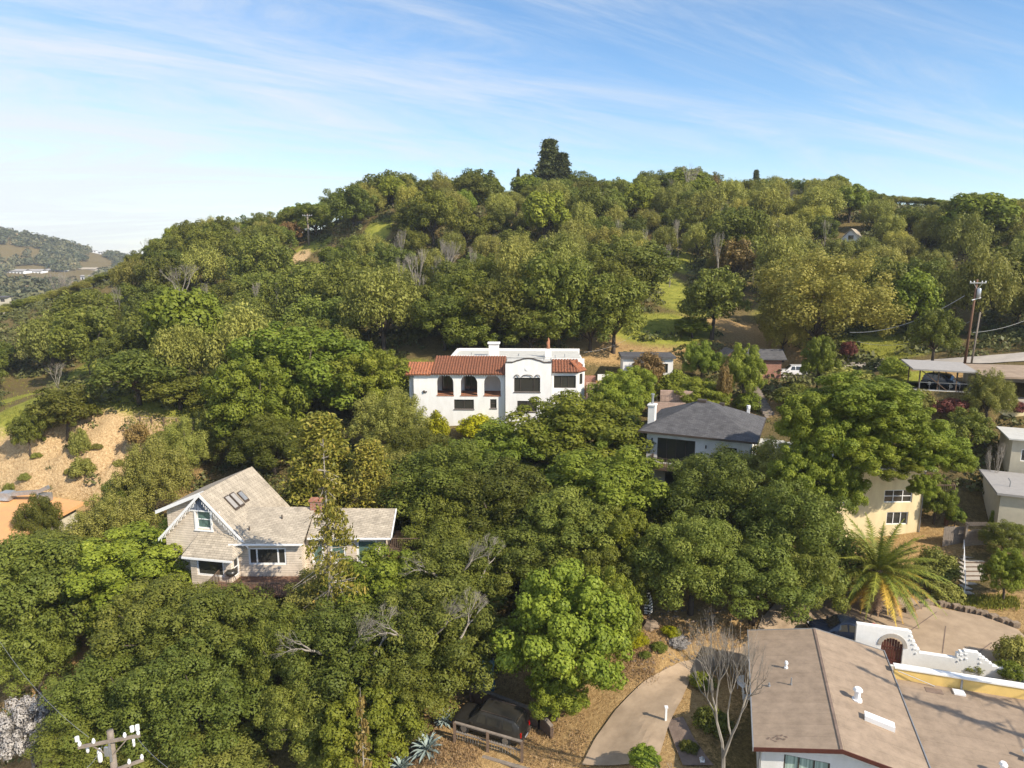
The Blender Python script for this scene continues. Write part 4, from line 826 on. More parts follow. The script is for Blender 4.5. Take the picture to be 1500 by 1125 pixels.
    for x in (-L/2+.95, L/2-.88):
        for s_ in (-1,1):
            mb = MB(); y = s_*(hW-.1); mb.tube([(x,y-.11,wr),(x,y-.08,wr),(x,y+.08,wr),(x,y+.11,wr)],[wr*.9,wr,wr,wr*.9],20)
            for i_,v_ in enumerate(mb.v): pass
            wo_ = mb.build('wheel', tyre, t); mb = MB(); ys = y+s_*.112; mb.tube([(x,ys,wr),(x,ys+s_*.012,wr)],wr*.6,14); mb.build('rim', rimm, wo_)
    for s_ in (-1,1):
        mb = MB(); mb.obox((-L/2-.03,s_*hW*.80-(.14 if s_>0 else 0),hb*.72),(.16,0,0),(0,.14 if s_>0 else .14,0),(0,0,.30)); mb.build('tail_light', redlens, t)
        mb = MB(); mb.obox((L/2-.14,s_*hW*.62-.1,hb*.58),(.12,0,0),(0,.24,0),(0,0,.14)); mb.build('headlight', clearlens, t)
        mb = MB(); mb.obox((L*.17,s_*(hW+.02)-(.0 if s_>0 else .16),hb*.98),(.12,0,0),(0,.16,0),(0,0,.12)); mb.build('wing_mirror', paint, t)
    mb = MB(); mb.box(-L/2-.10,-L/2+.12,-hW*.9,hW*.9,.36,.56); mb.build('bumper', trim_dark, t); mb = MB(); mb.box(L/2-.12,L/2+.08,-hW*.85,hW*.85,.34,.52); mb.build('bumper', trim_dark, t)
    mb = MB(); mb.box(-L/2-.112,-L/2-.10,-.22,.22,.42,.54); mb.build('number_plate', trim_white, t)
    return t
sc = P(722,1075,44)
vehicle('black_suv', 'black estate style off-roader parked between timber walls under the trees', 'car', (-1.35,39.25,h(-1.35,39.25)+.01), R(180-24), 4.75, 1.86, 1.78, blackpaint)
p = P(1162,548,104); vehicle('white_suv', 'white car parked at the top of the lane beside the stone shed', 'car', (p.x,p.y,h(p.x,p.y)+.02), R(172), 4.7, 1.9, 1.7, whitepaint)
vehicle('dark_hatchback', 'dark grey car parked under the timber carport', 'car', V((45.6,75.4,cz))+Matrix.Rotation(R(-17),3,'Z')@V((3.3,2.7,0)), R(-60), 4.2, 1.8, 1.5, silverdark)
p = P(1250,930,48); vehicle('navy_sedan', 'dark blue car mostly hidden behind the gravel roof under the palm', 'car', (p.x-.6,p.y+.3,-26.28), R(170), 4.5, 1.8, 1.45, navy, wagon=False)
# ================================================================== TIMBER PARKING WALLS
def ground_wall(name, label, cat, pts, hh, m, posts=True, cap=True, rails=False):
    o = V(pts[0]); t = thing(name, label, cat, o)
    for a,b in zip(pts, pts[1:]):
        a = V(a)-o; b = V(b)-o
        mb = MB()
        if rails:
            mb.bar(a+V((0,0,hh)),b+V((0,0,hh)),.16,w=.08); mb.bar(a+V((0,0,hh*.45)),b+V((0,0,hh*.45)),.12,w=.06); mb.build('rail', m, t)
        else:
            mb.bar(a+V((0,0,hh/2-.4)),b+V((0,0,hh/2-.4)),.12,w=hh+.8); mb.build('board_wall', m, t)
            if cap: mb = MB(); mb.bar(a+V((0,0,hh+.05)),b+V((0,0,hh+.05)),.26,w=.08); mb.build('cap_rail', woodgrey, t)
        if posts:
            L = (b-a).length; k = max(1,int(L/1.9))
            for i in range(k+1): q = a+(b-a)*i/k; mb = MB(); mb.box(q.x-.09,q.x+.09,q.y-.14,q.y+.04,q.z-.8,q.z+hh+.02); mb.build('post', woodbrown, t)
    return t
a = V((-3.6,38.3,h(-3.6,38.3))); b = V((.6,36.6,h(.6,36.6)))
ground_wall('timber_guardrail', 'brown timber guard rail between the black car and the agaves', 'railing', [a+V((0,0,.2)),b+V((0,0,.2))], 1.15, woodgrey, rails=True)
mb = MB(); d = b-a
for i in range(26): q = a+d*(i/25); mb.bar(q+V((0,0,.25)),q+V((0,0,.85)),.02,up=(0,1,0))
tag(mb.build('wire_mesh_panel', trim_grey, None), 'wire mesh fixed along the timber guard rail', 'mesh')
ground_wall('timber_retaining_wall', 'low timber retaining wall in front of the guard rail by the agaves', 'wall', [V((-3.4,37.7,-30.9)),V((1.9,35.4,-30.7))], .9, woodgrey)
a2 = G(690,1028); b2 = G(790,1068); c2 = G(808,1080)
ground_wall('dark_retaining_wall', 'dark timber retaining wall behind the black car', 'wall', [V((a2.x,a2.y,h(a2.x,a2.y))),V((b2.x,b2.y,h(b2.x,b2.y))),V((c2.x,c2.y,h(c2.x,c2.y)-.4))], 1.1, woodbrown)
p = G(712,1012); tp = thing('blue_tarp', 'pale blue tarpaulin draped over a frame among the trees behind the black car', 'tarp', p)
mb = MB(); n1 = 9
vs = [((i/n1-.5)*1.1+.08*math.sin(j), .4*math.sin(i*1.3+j*.6)*.3, 2.3*j/8) for j in range(9) for i in range(n1+1)]
mb.add(vs,[(j*(n1+1)+i,j*(n1+1)+i+1,(j+1)*(n1+1)+i+1,(j+1)*(n1+1)+i) for j in range(8) for i in range(n1)]); mb.build('cloth', tarp, tp, smooth=True)
mb = MB(); mb.tube([(-.5,.25,-.2),(-.5,.25,2.3)],.04); mb.tube([(.5,.25,-.2),(.5,.25,2.3)],.04); mb.build('frame_pole', galv, tp)
# ================================================================== DRIVES AND PATHS
def drape(name, left, right, m, lift=.10, n=60, k=8):
    "strip between two ground outlines given in world xy"
    def res(pl, n):
        pl = [V((p[0],p[1],0)) for p in pl]; ds=[0]
        for a,b in zip(pl,pl[1:]): ds.append(ds[-1]+(b-a).length)
        out=[]
        for i in range(n):
            s_ = ds[-1]*i/(n-1); j = max(q for q in range(len(pl)-1) if ds[q] <= s_+1e-9); t = (s_-ds[j])/max(1e-9,ds[j+1]-ds[j]); out.append(pl[j].lerp(pl[j+1],t))
        return out
    A_, B_ = res(left,n), res(right,n); mb = MB(); vs=[]
    for a,b in zip(A_,B_):
        for q in range(k+1): c = a.lerp(b,q/k); vs.append((c.x,c.y,h(c.x,c.y)+lift))
    mb.add(vs,[(i*(k+1)+q,i*(k+1)+q+1,(i+1)*(k+1)+q+1,(i+1)*(k+1)+q) for i in range(n-1) for q in range(k)])
    o = mb.build(name, m, None); o['kind']='structure'; return o
gx = lambda L_: [tuple(G(a,b)[:2]) for a,b in L_]
farL = gx([(852,1124),(872,1085),(900,1046),(942,1004),(995,974),(1050,960),(1100,950)])+[(20.5,49.0),(26,49.6),(31,49.6)]+gx([(1375,893),(1440,905),(1490,925)])
nearL = gx([(962,1124),(978,1070),(998,1030),(1016,990),(1055,977),(1098,972)])+[(17.5,43.9),(20,43.8),(22,43.3),(25,42.6),(29,41.5),(32,40.5),(34,40.5),(35.5,41)]
drv = drape('driveway', farL, nearL, concrete, .13, 90, 10)
mb = MB()
def joint(a, b, w_=.03):
    a, b = V(a), V(b); n = 14; s_ = (b-a).normalized().cross(V((0,0,1)))*w_
    P_ = [a.lerp(b,i/n) for i in range(n+1)]
    for p_,q_ in zip(P_,P_[1:]):
        z = .145; mb.quad(*[(c.x,c.y,h(c.x,c.y)+z) for c in (p_-s_,q_-s_,q_+s_,p_+s_)])
for a_,b_ in (((1380,960),(1385,920)),((1422,968),(1452,945)),((1330,930),(1372,900)),((1300,912),(1345,925))):
    pa, pb = G(a_[0],a_[1]), G(b_[0],b_[1]); joint((pa.x,pa.y,0),(pb.x,pb.y,0))
jo = mb.build('driveway_joints', flag, None); jo['kind']='structure'
pl_ = gx([(975,1060),(985,1085),(1000,1124)]); pr_ = gx([(1000,1052),(1015,1085),(1045,1124)])
drape('garden_path', pl_, pr_, flag, .12, 20, 3)
drape('upper_lane', [(38,101),(46,99),(52,92),(60,86),(72,84),(85,86)], [(40,107),(49,105),(56,98),(63,92),(74,89),(85,91)], plainconc, .12, 40, 4)
# kerb of rubble along the far side of the drive
kb = gx([(1330,900),(1365,886),(1400,893),(1440,903),(1495,922)])
t = thing('stone_kerb', 'low brown rubble kerb along the far side of the concrete drive', 'kerb', (kb[0][0],kb[0][1],h(*kb[0])))
mb = MB(); rr = random.Random(5)
for (ax_,ay_),(bx_,by_) in zip(kb,kb[1:]):
    L = math.hypot(bx_-ax_,by_-ay_); k = int(L/.3)
    for i in range(k):
        x = ax_+(bx_-ax_)*i/k; y = ay_+(by_-ay_)*i/k+rr.uniform(-.05,.05); z = h(x,y); s_ = rr.uniform(.16,.26)
        mb.obox((x-t.location.x-s_,y-t.location.y-s_*.7,z-t.location.z-.1),(2*s_,rr.uniform(-.1,.1),.03),(rr.uniform(-.1,.1),1.4*s_,.02),(0,0,s_*1.6+.1))
mb.build('rubble', rockm, t)
# ================================================================== STRIPED PARASOL, ROCKS, LIGHTS
p = G(948,910); um = thing('striped_parasol', 'closed black and white striped garden parasol under the trees', 'parasol', p)
mb = MB(); mb.tube([(0,0,-.1),(0,0,2.6)],.03); mb.build('pole', trim_dark, um)
mb = MB(); k=20; prof_ = [(.30,.75),(.34,.95),(.30,1.4),(.22,1.9),(.12,2.35),(.03,2.6)]
vs = [(r_*(1+.18*math.cos(i*math.pi*2/k*5))*math.cos(i*2*math.pi/k), r_*(1+.18*math.cos(i*math.pi*2/k*5))*math.sin(i*2*math.pi/k), z) for r_,z in prof_ for i in range(k)]
mb.add(vs,[(j*k+i,j*k+(i+1)%k,(j+1)*k+(i+1)%k,(j+1)*k+i) for j in range(5) for i in range(k)]); mb.build('canopy', stripe, um)
mb = MB(); mb.tube([(0,0,-.05),(0,0,.1)],[.35,.3],12); mb.build('base', plainconc, um)
def boulder(mb, c, s_, rr, fl=.6):
    c = V(c); k, m_ = 7, 5; vs = []
    for j in range(m_+1):
        for i in range(k):
            a = 2*math.pi*i/k; b = math.pi*j/m_; r_ = s_*rr.uniform(.75,1.1) if 0<j<m_ else s_
            vs.append(c+V((math.cos(a)*math.sin(b)*r_,math.sin(a)*math.sin(b)*r_,math.cos(b)*s_*fl)))
    mb.add(vs,[(j*k+i,(j+1)*k+i,(j+1)*k+(i+1)%k,j*k+(i+1)%k) for j in range(m_) for i in range(k)])
rr = random.Random(11)
for i,(px,py,s_,lb) in enumerate(((953,918,.75,'rounded tan boulder below the striped parasol'),(1040,915,.35,'small grey rock at the edge of the shade under the trees'),(1005,940,.4,'rock among grey succulents on the orange bank'))):
    p = G(px,py); mb = MB(); boulder(mb,(0,0,.1),s_,rr); tag(mb.build('boulder', rockm, None, p), lb, 'rock')
# dry stone edging and pebbles
mb = MB()
for i in range(420):
    p = G(rr.uniform(905,1100), rr.uniform(935,985)) if i%3 else G(rr.uniform(940,1100), rr.uniform(893,912)); s_ = rr.uniform(.05,.16); boulder(mb,(p.x,p.y,p.z+.02),s_,rr)
tag(mb.build('loose_stones', rockm, None), 'loose stones and rubble scattered over the orange bank', 'stones', kind='stuff')
# white lantern / bollards near path
for i,(px,py,lb) in enumerate(((975,1058,'white post at the top of the flagstone path'),)):
    p = G(px,py); t = thing('white_post', lb, 'post', p); mb = MB(); mb.box(-.06,.06,-.06,.06,-.1,1.0); mb.build('shaft', trim_white, t); mb = MB(); mb.box(-.1,.1,-.1,.1,1.0,1.08); mb.build('cap', trim_white, t)
p = G(1028,1118); t = thing('garden_lantern', 'small white lantern standing in the shaded garden', 'lantern', p); mb = MB(); mb.box(-.12,.12,-.12,.12,0,.3); mb.build('lantern_body', trim_white, t); mb = MB(); mb.tube([(0,0,.3),(0,0,.45)],[.18,.02],4); mb.build('lantern_top', trim_grey, t)
for k_,(px,py,lb) in enumerate(((1092,1012,'left one of the white patio chairs in the shade beside the gravel roof'),(1098,1030,'right one of the white patio chairs in the shade beside the gravel roof'))):
    p = G(px,py); t = thing('patio_chair', lb, 'chair', (p.x-.2,p.y,p.z), R(20+60*k_), 'white patio chairs')
    mb = MB(); mb.box(-.25,.25,-.25,.25,.42,.46); mb.build('seat', trim_white, t); mb = MB(); mb.box(-.25,.25,.22,.26,.46,.95); mb.build('backrest', trim_white, t)
    for x in (-.23,.2):
        for y in (-.23,.2): mb = MB(); mb.box(x,x+.03,y,y+.03,0,.42); mb.build('leg', trim_white, t)
# ================================================================== UTILITY POLES AND WIRES
def pole(name, label, base, hh, r0, arms, tilt=0, m=None):
    t = thing(name, label, 'utility pole', base); mb = MB(); mb.tube([(0,0,-.5),(tilt*.5,0,hh/2),(tilt,0,hh)],[r0,r0*.85,r0*.65],10); mb.build('shaft', m or woodred, t, smooth=True)
    for (z,L,az,mm) in arms:
        a = V((math.cos(az),math.sin(az),0)); c = V((tilt*z/hh,0,z)); mb = MB(); off = a.cross(V((0,0,1)))*(r0+.02)
        mb.bar(c-a*L/2+off,c+a*L/2+off,.11); mb.bar(c+off-V((0,0,.75)),c+off+a*L*.3,.04); mb.bar(c+off-V((0,0,.75)),c+off-a*L*.3,.04); ar = mb.build('crossarm', mm, t)
        for q in (-.47,-.25,.25,.47): mb = MB(); e = c+off+a*L*q; mb.tube([e+V((0,0,.05)),e+V((0,0,.14)),e+V((0,0,.26))],[.05,.075,.04],8); mb.build('insulator', trim_white, ar)
    return t
b1 = P(1413,532,88); b1.z = h(b1.x,b1.y); top1 = P(1418,409,b1.y*CP-(-3)*SP)
pl1 = pole('utility_pole', 'tall brown utility pole with a grey transformer behind the carport', b1, top1.z-b1.z, .17, [(top1.z-b1.z-.45,2.2,.1,trim_grey)], .35)
H1 = top1.z-b1.z
mb = MB(); mb.tube([(.62,-.15,H1-2.3),(.62,-.15,H1-2.2),(.62,-.15,H1-1.25),(.62,-.15,H1-1.1)],[.2,.26,.26,.18],12); mb.build('transformer', galv, pl1, smooth=True)
mb = MB(); mb.bar((-.1,-.1,H1-2.6),(1.0,-.1,H1-2.3),.09); mb.build('bracket', trim_white, pl1)
b3 = P(1422,538,87); b3.z = h(b3.x,b3.y); t3 = P(1428,456,87)
pole('short_pole', 'shorter bare wooden pole just right of the transformer pole', b3, t3.z-b3.z, .13, [], .35, woodgrey)
b4 = P(453,368,196); b4.z = h(b4.x,b4.y); t4 = P(451,314,196)
pl4 = pole('ridge_pole', 'wooden utility pole with a crossarm alone on the left ridge', b4, t4.z-b4.z, .32, [(t4.z-b4.z-.5,2.6,.1,trim_grey)], 0, woodgrey)
t5 = P(167,1063,29); b5 = V((t5.x-.1,t5.y-.3,h(t5.x,t5.y)))
H5 = t5.z-b5.z
pl5 = pole('near_utility_pole', 'grey utility pole top with white insulators rising from the trees at lower left', b5, H5, .2, [(H5-.35,2.3,.32,woodgrey),(H5-1.75,2.2,.62,woodgrey)], .1, woodgrey)
for x,y,z,hh,r_ in ((-.8,-.2,H5-.9,.42,.065),(-.28,-.25,H5-1.3,.65,.095),(.98,.1,H5-.85,.45,.055)):
    mb = MB(); mb.tube([(x,y,z),(x,y,z+.08),(x,y,z+hh*.8),(x,y,z+hh)],[r_*.6,r_,r_,r_*.4],10); mb.build('cutout_fuse', trim_white, pl5, smooth=True)
for q_ in ([(-1.08,-.35,H5-.22),(-1.08,-.35,H5-.04)],[(1.08,.3,H5-.2),(1.08,.3,H5+.02)],[(.9,.22,H5-.2),(.9,.22,H5+.02)]): mb = MB(); mb.tube(q_,.085,10); mb.build('arrester', trim_white, pl5)
mb = MB(); mb.box(-.06,.1,-.3,-.2,H5-1.0,H5-.6); mb.box(.12,.2,-.25,-.2,H5-1.3,H5-.4); mb.build('hardware', galv, pl5)
def wire(name, label, a, b, sag, r_=.025, m=None):
    a, b = V(a), V(b); mb = MB(); pts = [ (a.lerp(b,i/16)-V((0,0,sag*4*(i/16)*(1-i/16))))-a for i in range(17)]
    mb.tube(pts, r_, 4); tag(mb.build(name, m or wirem, None, a), label, 'cable')
wire('utility_cable','thick pale cable sagging from the transformer pole to the left',P(1413,433,87),P(1245,487,95),1.3,.045)
wire('utility_cable','thin lower cable running left behind the yellow green tree',P(1422,470,87),P(1255,500,100),1.6,.025)
wire('utility_cable','cable from the short pole up to the right edge',P(1425,487,87),P(1500,470,92),.3,.025)
wire('utility_cable','thin service cable reaching the back of the Spanish house',P(855,516,95),P(925,493,108),.5,.02)
wire('utility_cable','left thin cable running from the near pole to the upper left',P(130,1080,29),P(0,940,45),.6,.012)
wire('utility_cable','thin cable running from the near pole to the lower right',P(200,1080,29),P(245,1124,22),.1,.012)
wire('utility_cable','middle thin cable leaving the near pole towards the bottom edge',P(150,1092,29),P(128,1124,24),.1,.012)
# fence on the cliff top
fp = [G(px,py,70) for px,py in ((205,622),(222,624),(240,625),(258,626),(276,627),(292,624))]
t = thing('post_and_wire_fence', 'old post and wire fence along the top of the rock cut', 'fence', fp[0])
for q in fp: mb = MB(); d = q-fp[0]; mb.bar(d-V((0,0,.3)),d+V((.1,0,1.2)),.13,up=(0,1,0)); mb.build('fence_post', woodbrown, t)
mb = MB(); mb.bar(V((0,0,1.0)),fp[-1]-fp[0]+V((0,0,1.0)),.05); mb.bar(V((0,0,.5)),fp[-1]-fp[0]+V((0,0,.5)),.03); mb.build('fence_wire', woodgrey, t)
# lattice panel under the big tree
p = G(893,916); t = thing('dark_lattice_gate', 'dark metal lattice gate half hidden under the bright green tree', 'gate', p)
mb = MB(); mb.bar((-.5,0,0),(-.5,0,1.9),.06,up=(0,1,0)); mb.bar((.5,0,0),(.5,0,1.9),.06,up=(0,1,0)); mb.bar((-.5,0,1.9),(.5,0,1.9),.06); mb.build('frame', trim_dark, t)
mb = MB()
for i in range(8): mb.bar((-.42+i*.12,0,.05),(-.42+i*.12,0,1.87),.02,up=(0,1,0))
for i in range(5): mb.bar((-.47,.02,.3+i*.35),(.47,.02,.3+i*.35),.02)
mb.build('bars', trim_grey, t)
# ================================================================== FOLIAGE LIBRARY
rng = np.random.default_rng(5)
def unit(v): return v/np.maximum(np.linalg.norm(v,axis=-1,keepdims=True),1e-9)
def leaf_mesh(name, pos, nrm, size, tint, m, asp=.62, axis_up=None):
    "one small rhombus per leaf cluster"
    n = len(pos); a = rng.normal(size=(n,3))
    if axis_up is not None: a = a*.35+np.array(axis_up)
    a = unit(a-nrm*(a*nrm).sum(1,keepdims=True)); b = np.cross(nrm, a)
    size = np.broadcast_to(size,(n,))[:,None]
    v = np.stack([pos+a*size, pos+b*size*asp+nrm*size*.18, pos-a*size, pos-b*size*asp+nrm*size*.18],1).reshape(-1,3)
    me = bpy.data.meshes.new(name); me.vertices.add(4*n); me.vertices.foreach_set('co', v.astype(np.float32).ravel())
    me.loops.add(4*n); me.loops.foreach_set('vertex_index', np.arange(4*n,dtype=np.int32))
    me.polygons.add(n); me.polygons.foreach_set('loop_start', np.arange(0,4*n,4,dtype=np.int32)); me.polygons.foreach_set('loop_total', np.full(n,4,dtype=np.int32))
    me.update(calc_edges=True); at = me.attributes.new('tint','FLOAT','FACE'); at.data.foreach_set('value', np.clip(tint,0,1).astype(np.float32))
    me.materials.append(m); return me
def puffs(n, zlo=-.55, r=(.16,.30), reach=(.55,.92), top=1.0):
    P_ = []; tries = 0
    while len(P_) < n and tries < 9000:
        tries += 1
        d = unit(rng.normal(size=3)); 
        if d[2] < zlo: continue
        k = rng.uniform(*reach); rr_ = rng.uniform(*r); c = d*(k)*(1-rr_*.5); c[2] *= top
        if any(np.linalg.norm(c-q[:3]) < (rr_+q[3])*.52 for q in P_): continue
        P_.append(np.array([*c, rr_]))
    return np.array(P_)
def crown(name, m, leaves, n_puff=55, size=.03, seed=0, zlo=-.5, r=(.15,.28), vst=1.0, fill=.15, asp=.62, axis_up=None, shell=(.80,1.06), reach=(.55,.92)):
    global rng; rng = np.random.default_rng(seed+100)
    pf = puffs(n_puff, zlo, r, reach); w = pf[:,3]**2; w /= w.sum(); idx = rng.choice(len(pf), leaves, p=w)
    d = unit(rng.normal(size=(leaves,3))+np.array([0,0,.25])); rad = rng.uniform(*shell, size=(leaves,1))
    lump = 1+.34*np.sin(d[:,:1]*8+idx[:,None]*1.7)*np.cos(d[:,1:2]*7+idx[:,None])*np.cos(d[:,2:3]*5+idx[:,None]*.7)
    off = d*rad*lump*pf[idx,3:4]; off[:,2] *= vst
    pos = pf[idx,:3]+off; inner = rng.random(leaves) < fill
    pos[inner] = pos[inner]*rng.uniform(.3,.9,size=(inner.sum(),1))
    nr = unit(d*1.1+rng.normal(size=(leaves,3))*.36+np.array([0,0,.2]))
    ptint = rng.random(len(pf)); t = .45*ptint[idx]+.55*rng.random(leaves)
    return leaf_mesh(name, pos, nr, size*rng.uniform(.6,1.35,leaves), t, m, asp, axis_up), pf
def trunk_mesh(name, m, pf, seed=0, thick=.055, limbs=9, zf=.75, kf=None):
    "unit trunk: base z=0, crown centre z=1, limbs reaching towards the crown clumps"
    rr_ = random.Random(seed); mb = MB(); k = kf or rr_.uniform(.45,.6)
    bend = V((rr_.uniform(-.08,.08), rr_.uniform(-.08,.08), k)); mb.tube([(0,0,-.12),(bend.x*.4,bend.y*.4,k*.5),bend],[thick*1.3,thick,thick*.8],8)
    for q in random.Random(seed).sample(list(pf), min(limbs,len(pf))):
        e = V((q[0]*.85,q[1]*.85,1+q[2]*zf)); mid = bend.lerp(e,.5)+V((rr_.uniform(-.06,.06),rr_.uniform(-.06,.06),rr_.uniform(-.03,.08)))
        mb.tube([bend-V((0,0,.06)),mid,e],[thick*.6,thick*.36,thick*.1],5)
    me = bpy.data.meshes.new(name); me.from_pydata(mb.v,[],mb.f); me.materials.append(m); me.polygons.foreach_set('use_smooth',[True]*len(me.polygons)); return me
LIB = {}
def lib(kind, m, variants, leaves, bk=None, **kw):
    LIB[kind] = []
    for s in range(variants):
        me, pf = crown('crown', m, leaves, seed=s*13+sum(map(ord,kind)), **kw); LIB[kind].append((me, trunk_mesh('trunk', bk or bark, pf, s+3), trunk_mesh('trunk', bk or bark, pf, s+3, thick=.045, zf=.22, kf=.72)))
lib('oak', L_oak, 4, 46000, n_puff=105, size=.0215, r=(.09,.24), reach=(.42,1.12), fill=.08)
lib('deep', L_deep, 2, 46000, n_puff=100, size=.0215, r=(.09,.25), reach=(.42,1.12), fill=.08)
lib('olive', L_olive, 2, 42000, n_puff=130, size=.021, r=(.07,.19), reach=(.4,1.12), vst=1.35, shell=(.5,1.25))
lib('green', L_green, 3, 42000, n_puff=115, size=.0245, r=(.08,.22), asp=.8, reach=(.42,1.14), fill=.08)
lib('pale', L_pale, 2, 42000, n_puff=120, size=.021, r=(.08,.20), vst=1.3, shell=(.5,1.2), reach=(.4,1.12))
lib('fpale', L_pale, 2, 12000, n_puff=64, size=.04, r=(.11,.22), vst=1.5, shell=(.4,1.3), axis_up=(0,0,1), asp=.45)
lib('foak', L_oak, 5, 13000, n_puff=75, size=.039, r=(.09,.27), reach=(.4,1.12))
lib('fdeep', L_deep, 4, 13000, n_puff=68, size=.039, r=(.10,.28), reach=(.4,1.12))
lib('folive', L_olive, 4, 12000, n_puff=64, size=.04, r=(.12,.22), vst=1.6, shell=(.4,1.3), axis_up=(0,0,1), asp=.45)
lib('fgreen', L_green, 3, 12000, n_puff=52, size=.045, r=(.15,.28), asp=.8)
lib('yellow', L_yellow, 1, 7000, n_puff=40, size=.05, zlo=-.3, r=(.16,.3))
lib('shrub', L_olive, 2, 6000, n_puff=30, size=.055, zlo=-.2, r=(.2,.34))
lib('gshrub', L_green, 2, 6000, n_puff=30, size=.055, zlo=-.2, r=(.2,.34))
lib('dshrub', L_deep, 1, 6000, n_puff=30, size=.055, zlo=-.2, r=(.2,.34))
lib('red', L_red, 1, 5000, n_puff=30, size=.055, zlo=-.3, r=(.16,.3))
lib('rust', L_rust, 2, 5500, n_puff=40, size=.05, zlo=-.4, r=(.14,.25), vst=1.4, shell=(.4,1.2))
lib('silver', L_silver, 1, 16000, n_puff=60, size=.032, r=(.12,.22), bk=barkpale)
def conifer_meshes(name, m, seed, levels, per, leaves_per, droop, size, sparse=1.0, bk=None, width=.33, rough=.2):
    global rng; rng = np.random.default_rng(seed); pos=[]; tr = MB(); tr.tube([(0,0,-.03),(0,0,.5),(0,0,1)],[.018,.011,.002],7)
    for k in range(levels):
        z = .12+.87*k/levels; L = width*(1-z)**.75*1.1*rng.uniform(1-rough,1+rough)+.015
        for j in range(per):
            if rng.random() > sparse: 
                if rng.random() < .6:
                    a = rng.uniform(0,6.28); q = L*rng.uniform(.3,.7); tr.tube([(0,0,z),(math.cos(a)*q,math.sin(a)*q,z+.01)],[.003,.001],3)
                continue
            a = rng.uniform(0,6.28); l = L*rng.uniform(.6,1.1); s = rng.random((leaves_per,1))**.7
            c = np.array([math.cos(a),math.sin(a),0]); line = c*s*l+np.array([0,0,1])*(z-droop*l*s**2)+rng.normal(size=(leaves_per,3))*np.array([.016,.016,.009])*(1.2-s*.4)*2*width/.33
            pos.append(line); tr.tube([(0,0,z),tuple(c*l*.9+np.array([0,0,z-droop*l*.8]))],[.003,.001],3)
    pos = np.concatenate(pos); n = len(pos)
    nr = unit(rng.normal(size=(n,3))+np.array([0,0,.8])); me = leaf_mesh('crown', pos, nr, size*rng.uniform(.6,1.4,n), rng.random(n), m, .5)
    tm = bpy.data.meshes.new('trunk'); tm.from_pydata(tr.v,[],tr.f); tm.materials.append(bk or bark); return me, tm
CON = {'dense': conifer_meshes('c', L_con, 4, 46, 9, 70, .35, .016, width=.36),
       'sparse': conifer_meshes('c', L_con, 5, 34, 7, 80, .45, .0125, sparse=.2, bk=barkpale, width=.30),
       'dark': conifer_meshes('c', L_pine, 6, 40, 10, 45, .25, .020, width=.30, rough=.35),
       'rusty': conifer_meshes('c', L_rust, 9, 16, 4, 30, .2, .02, sparse=.6, bk=barkpale, width=.2)}
def bare_mesh(seed, depth=6, spread=.5, r0=.03, upb=.3, split=(2,3), shrink=(.62,.82)):
    rr_ = random.Random(seed); mb = MB()
    def grow(p, d, L, r_, k):
        mid = p+d*L*.5+V((rr_.uniform(-1,1),rr_.uniform(-1,1),rr_.uniform(-1,1)))*L*.07; e = p+d*L
        mb.tube([p,mid,e],[r_,r_*.85,r_*.66],5 if k > 3 else 3, cap=False)
        if k == 0: return
        for i in range(rr_.randint(*split)):
            nd = (d+V((rr_.uniform(-1,1),rr_.uniform(-1,1),rr_.uniform(-.6,1)*1.0))*spread+V((0,0,upb*.3))).normalized()
            grow(e if i else mid.lerp(e,.9), nd, L*rr_.uniform(*shrink), r_*rr_.uniform(.5,.68), k-1)
    grow(V((0,0,-.04)), V((0,0,1)), .26, r0, depth)
    A_ = np.array(mb.v); A_[:,2] /= A_[:,2].max(); A_[:,:2] /= np.percentile(np.hypot(A_[:,0],A_[:,1]),98)
    me = bpy.data.meshes.new('branches'); me.from_pydata(A_.tolist(),[],mb.f); return me
BARE = []
for s in range(4):
    me = bare_mesh(s+20, 7, .5, .022); me.materials.append(barkpale); BARE.append(me)
def inst(name, me, parent, loc=(0,0,0), sc=(1,1,1), rz=0.0):
    o = bpy.data.objects.new(name, me); COL.objects.link(o); o.parent = parent; o.location = loc; o.scale = sc; o.rotation_euler = (0,0,rz); return o
trr = random.Random(42); LOG = []
def tree_at(kind, x, y, Rw, Hc, Rz, label, group=None, name='tree', shrub=False, v=None):
    z = h(x,y); t = thing(name, label, 'shrub' if shrub else 'tree', (x,y,z), 0, group)
    me, tm, tall = LIB[kind][(v if v is not None else trr.randrange(99))%len(LIB[kind])]
    if Rz < .55*Hc: tm = tall
    if not shrub: inst('trunk', tm, t, (0,0,0), (Rw,Rw,Hc))
    inst('crown', me, t, (0,0,Hc), (Rw,Rw,Rz), trr.uniform(0,6.28)); return t
def tree_px(kind, px, py, w, hp, label, D=None, k=1.25, name='tree', shrub=False, group=None, v=None):
    if shrub: k = .55
    if D is None:
        D = 26.0
        while D < 330:
            c = P(px,py,D); Rz = hp*D/2000*1.02
            if c.z-h(c.x,c.y) <= k*Rz: break
            D *= 1.006
    c = P(px,py,D); Rz = hp*D/2000*1.03; Rw = w*D/2000*1.02; g = h(c.x,c.y); Hc = c.z-g
    LOG.append((label[:40], kind, round(D,1), round(Rw,1), round(Hc,1)))
    if Hc < .3*Rz: Hc = .3*Rz
    return tree_at(kind, c.x, c.y, Rw, Hc, Rz, label, group, name, shrub, v)
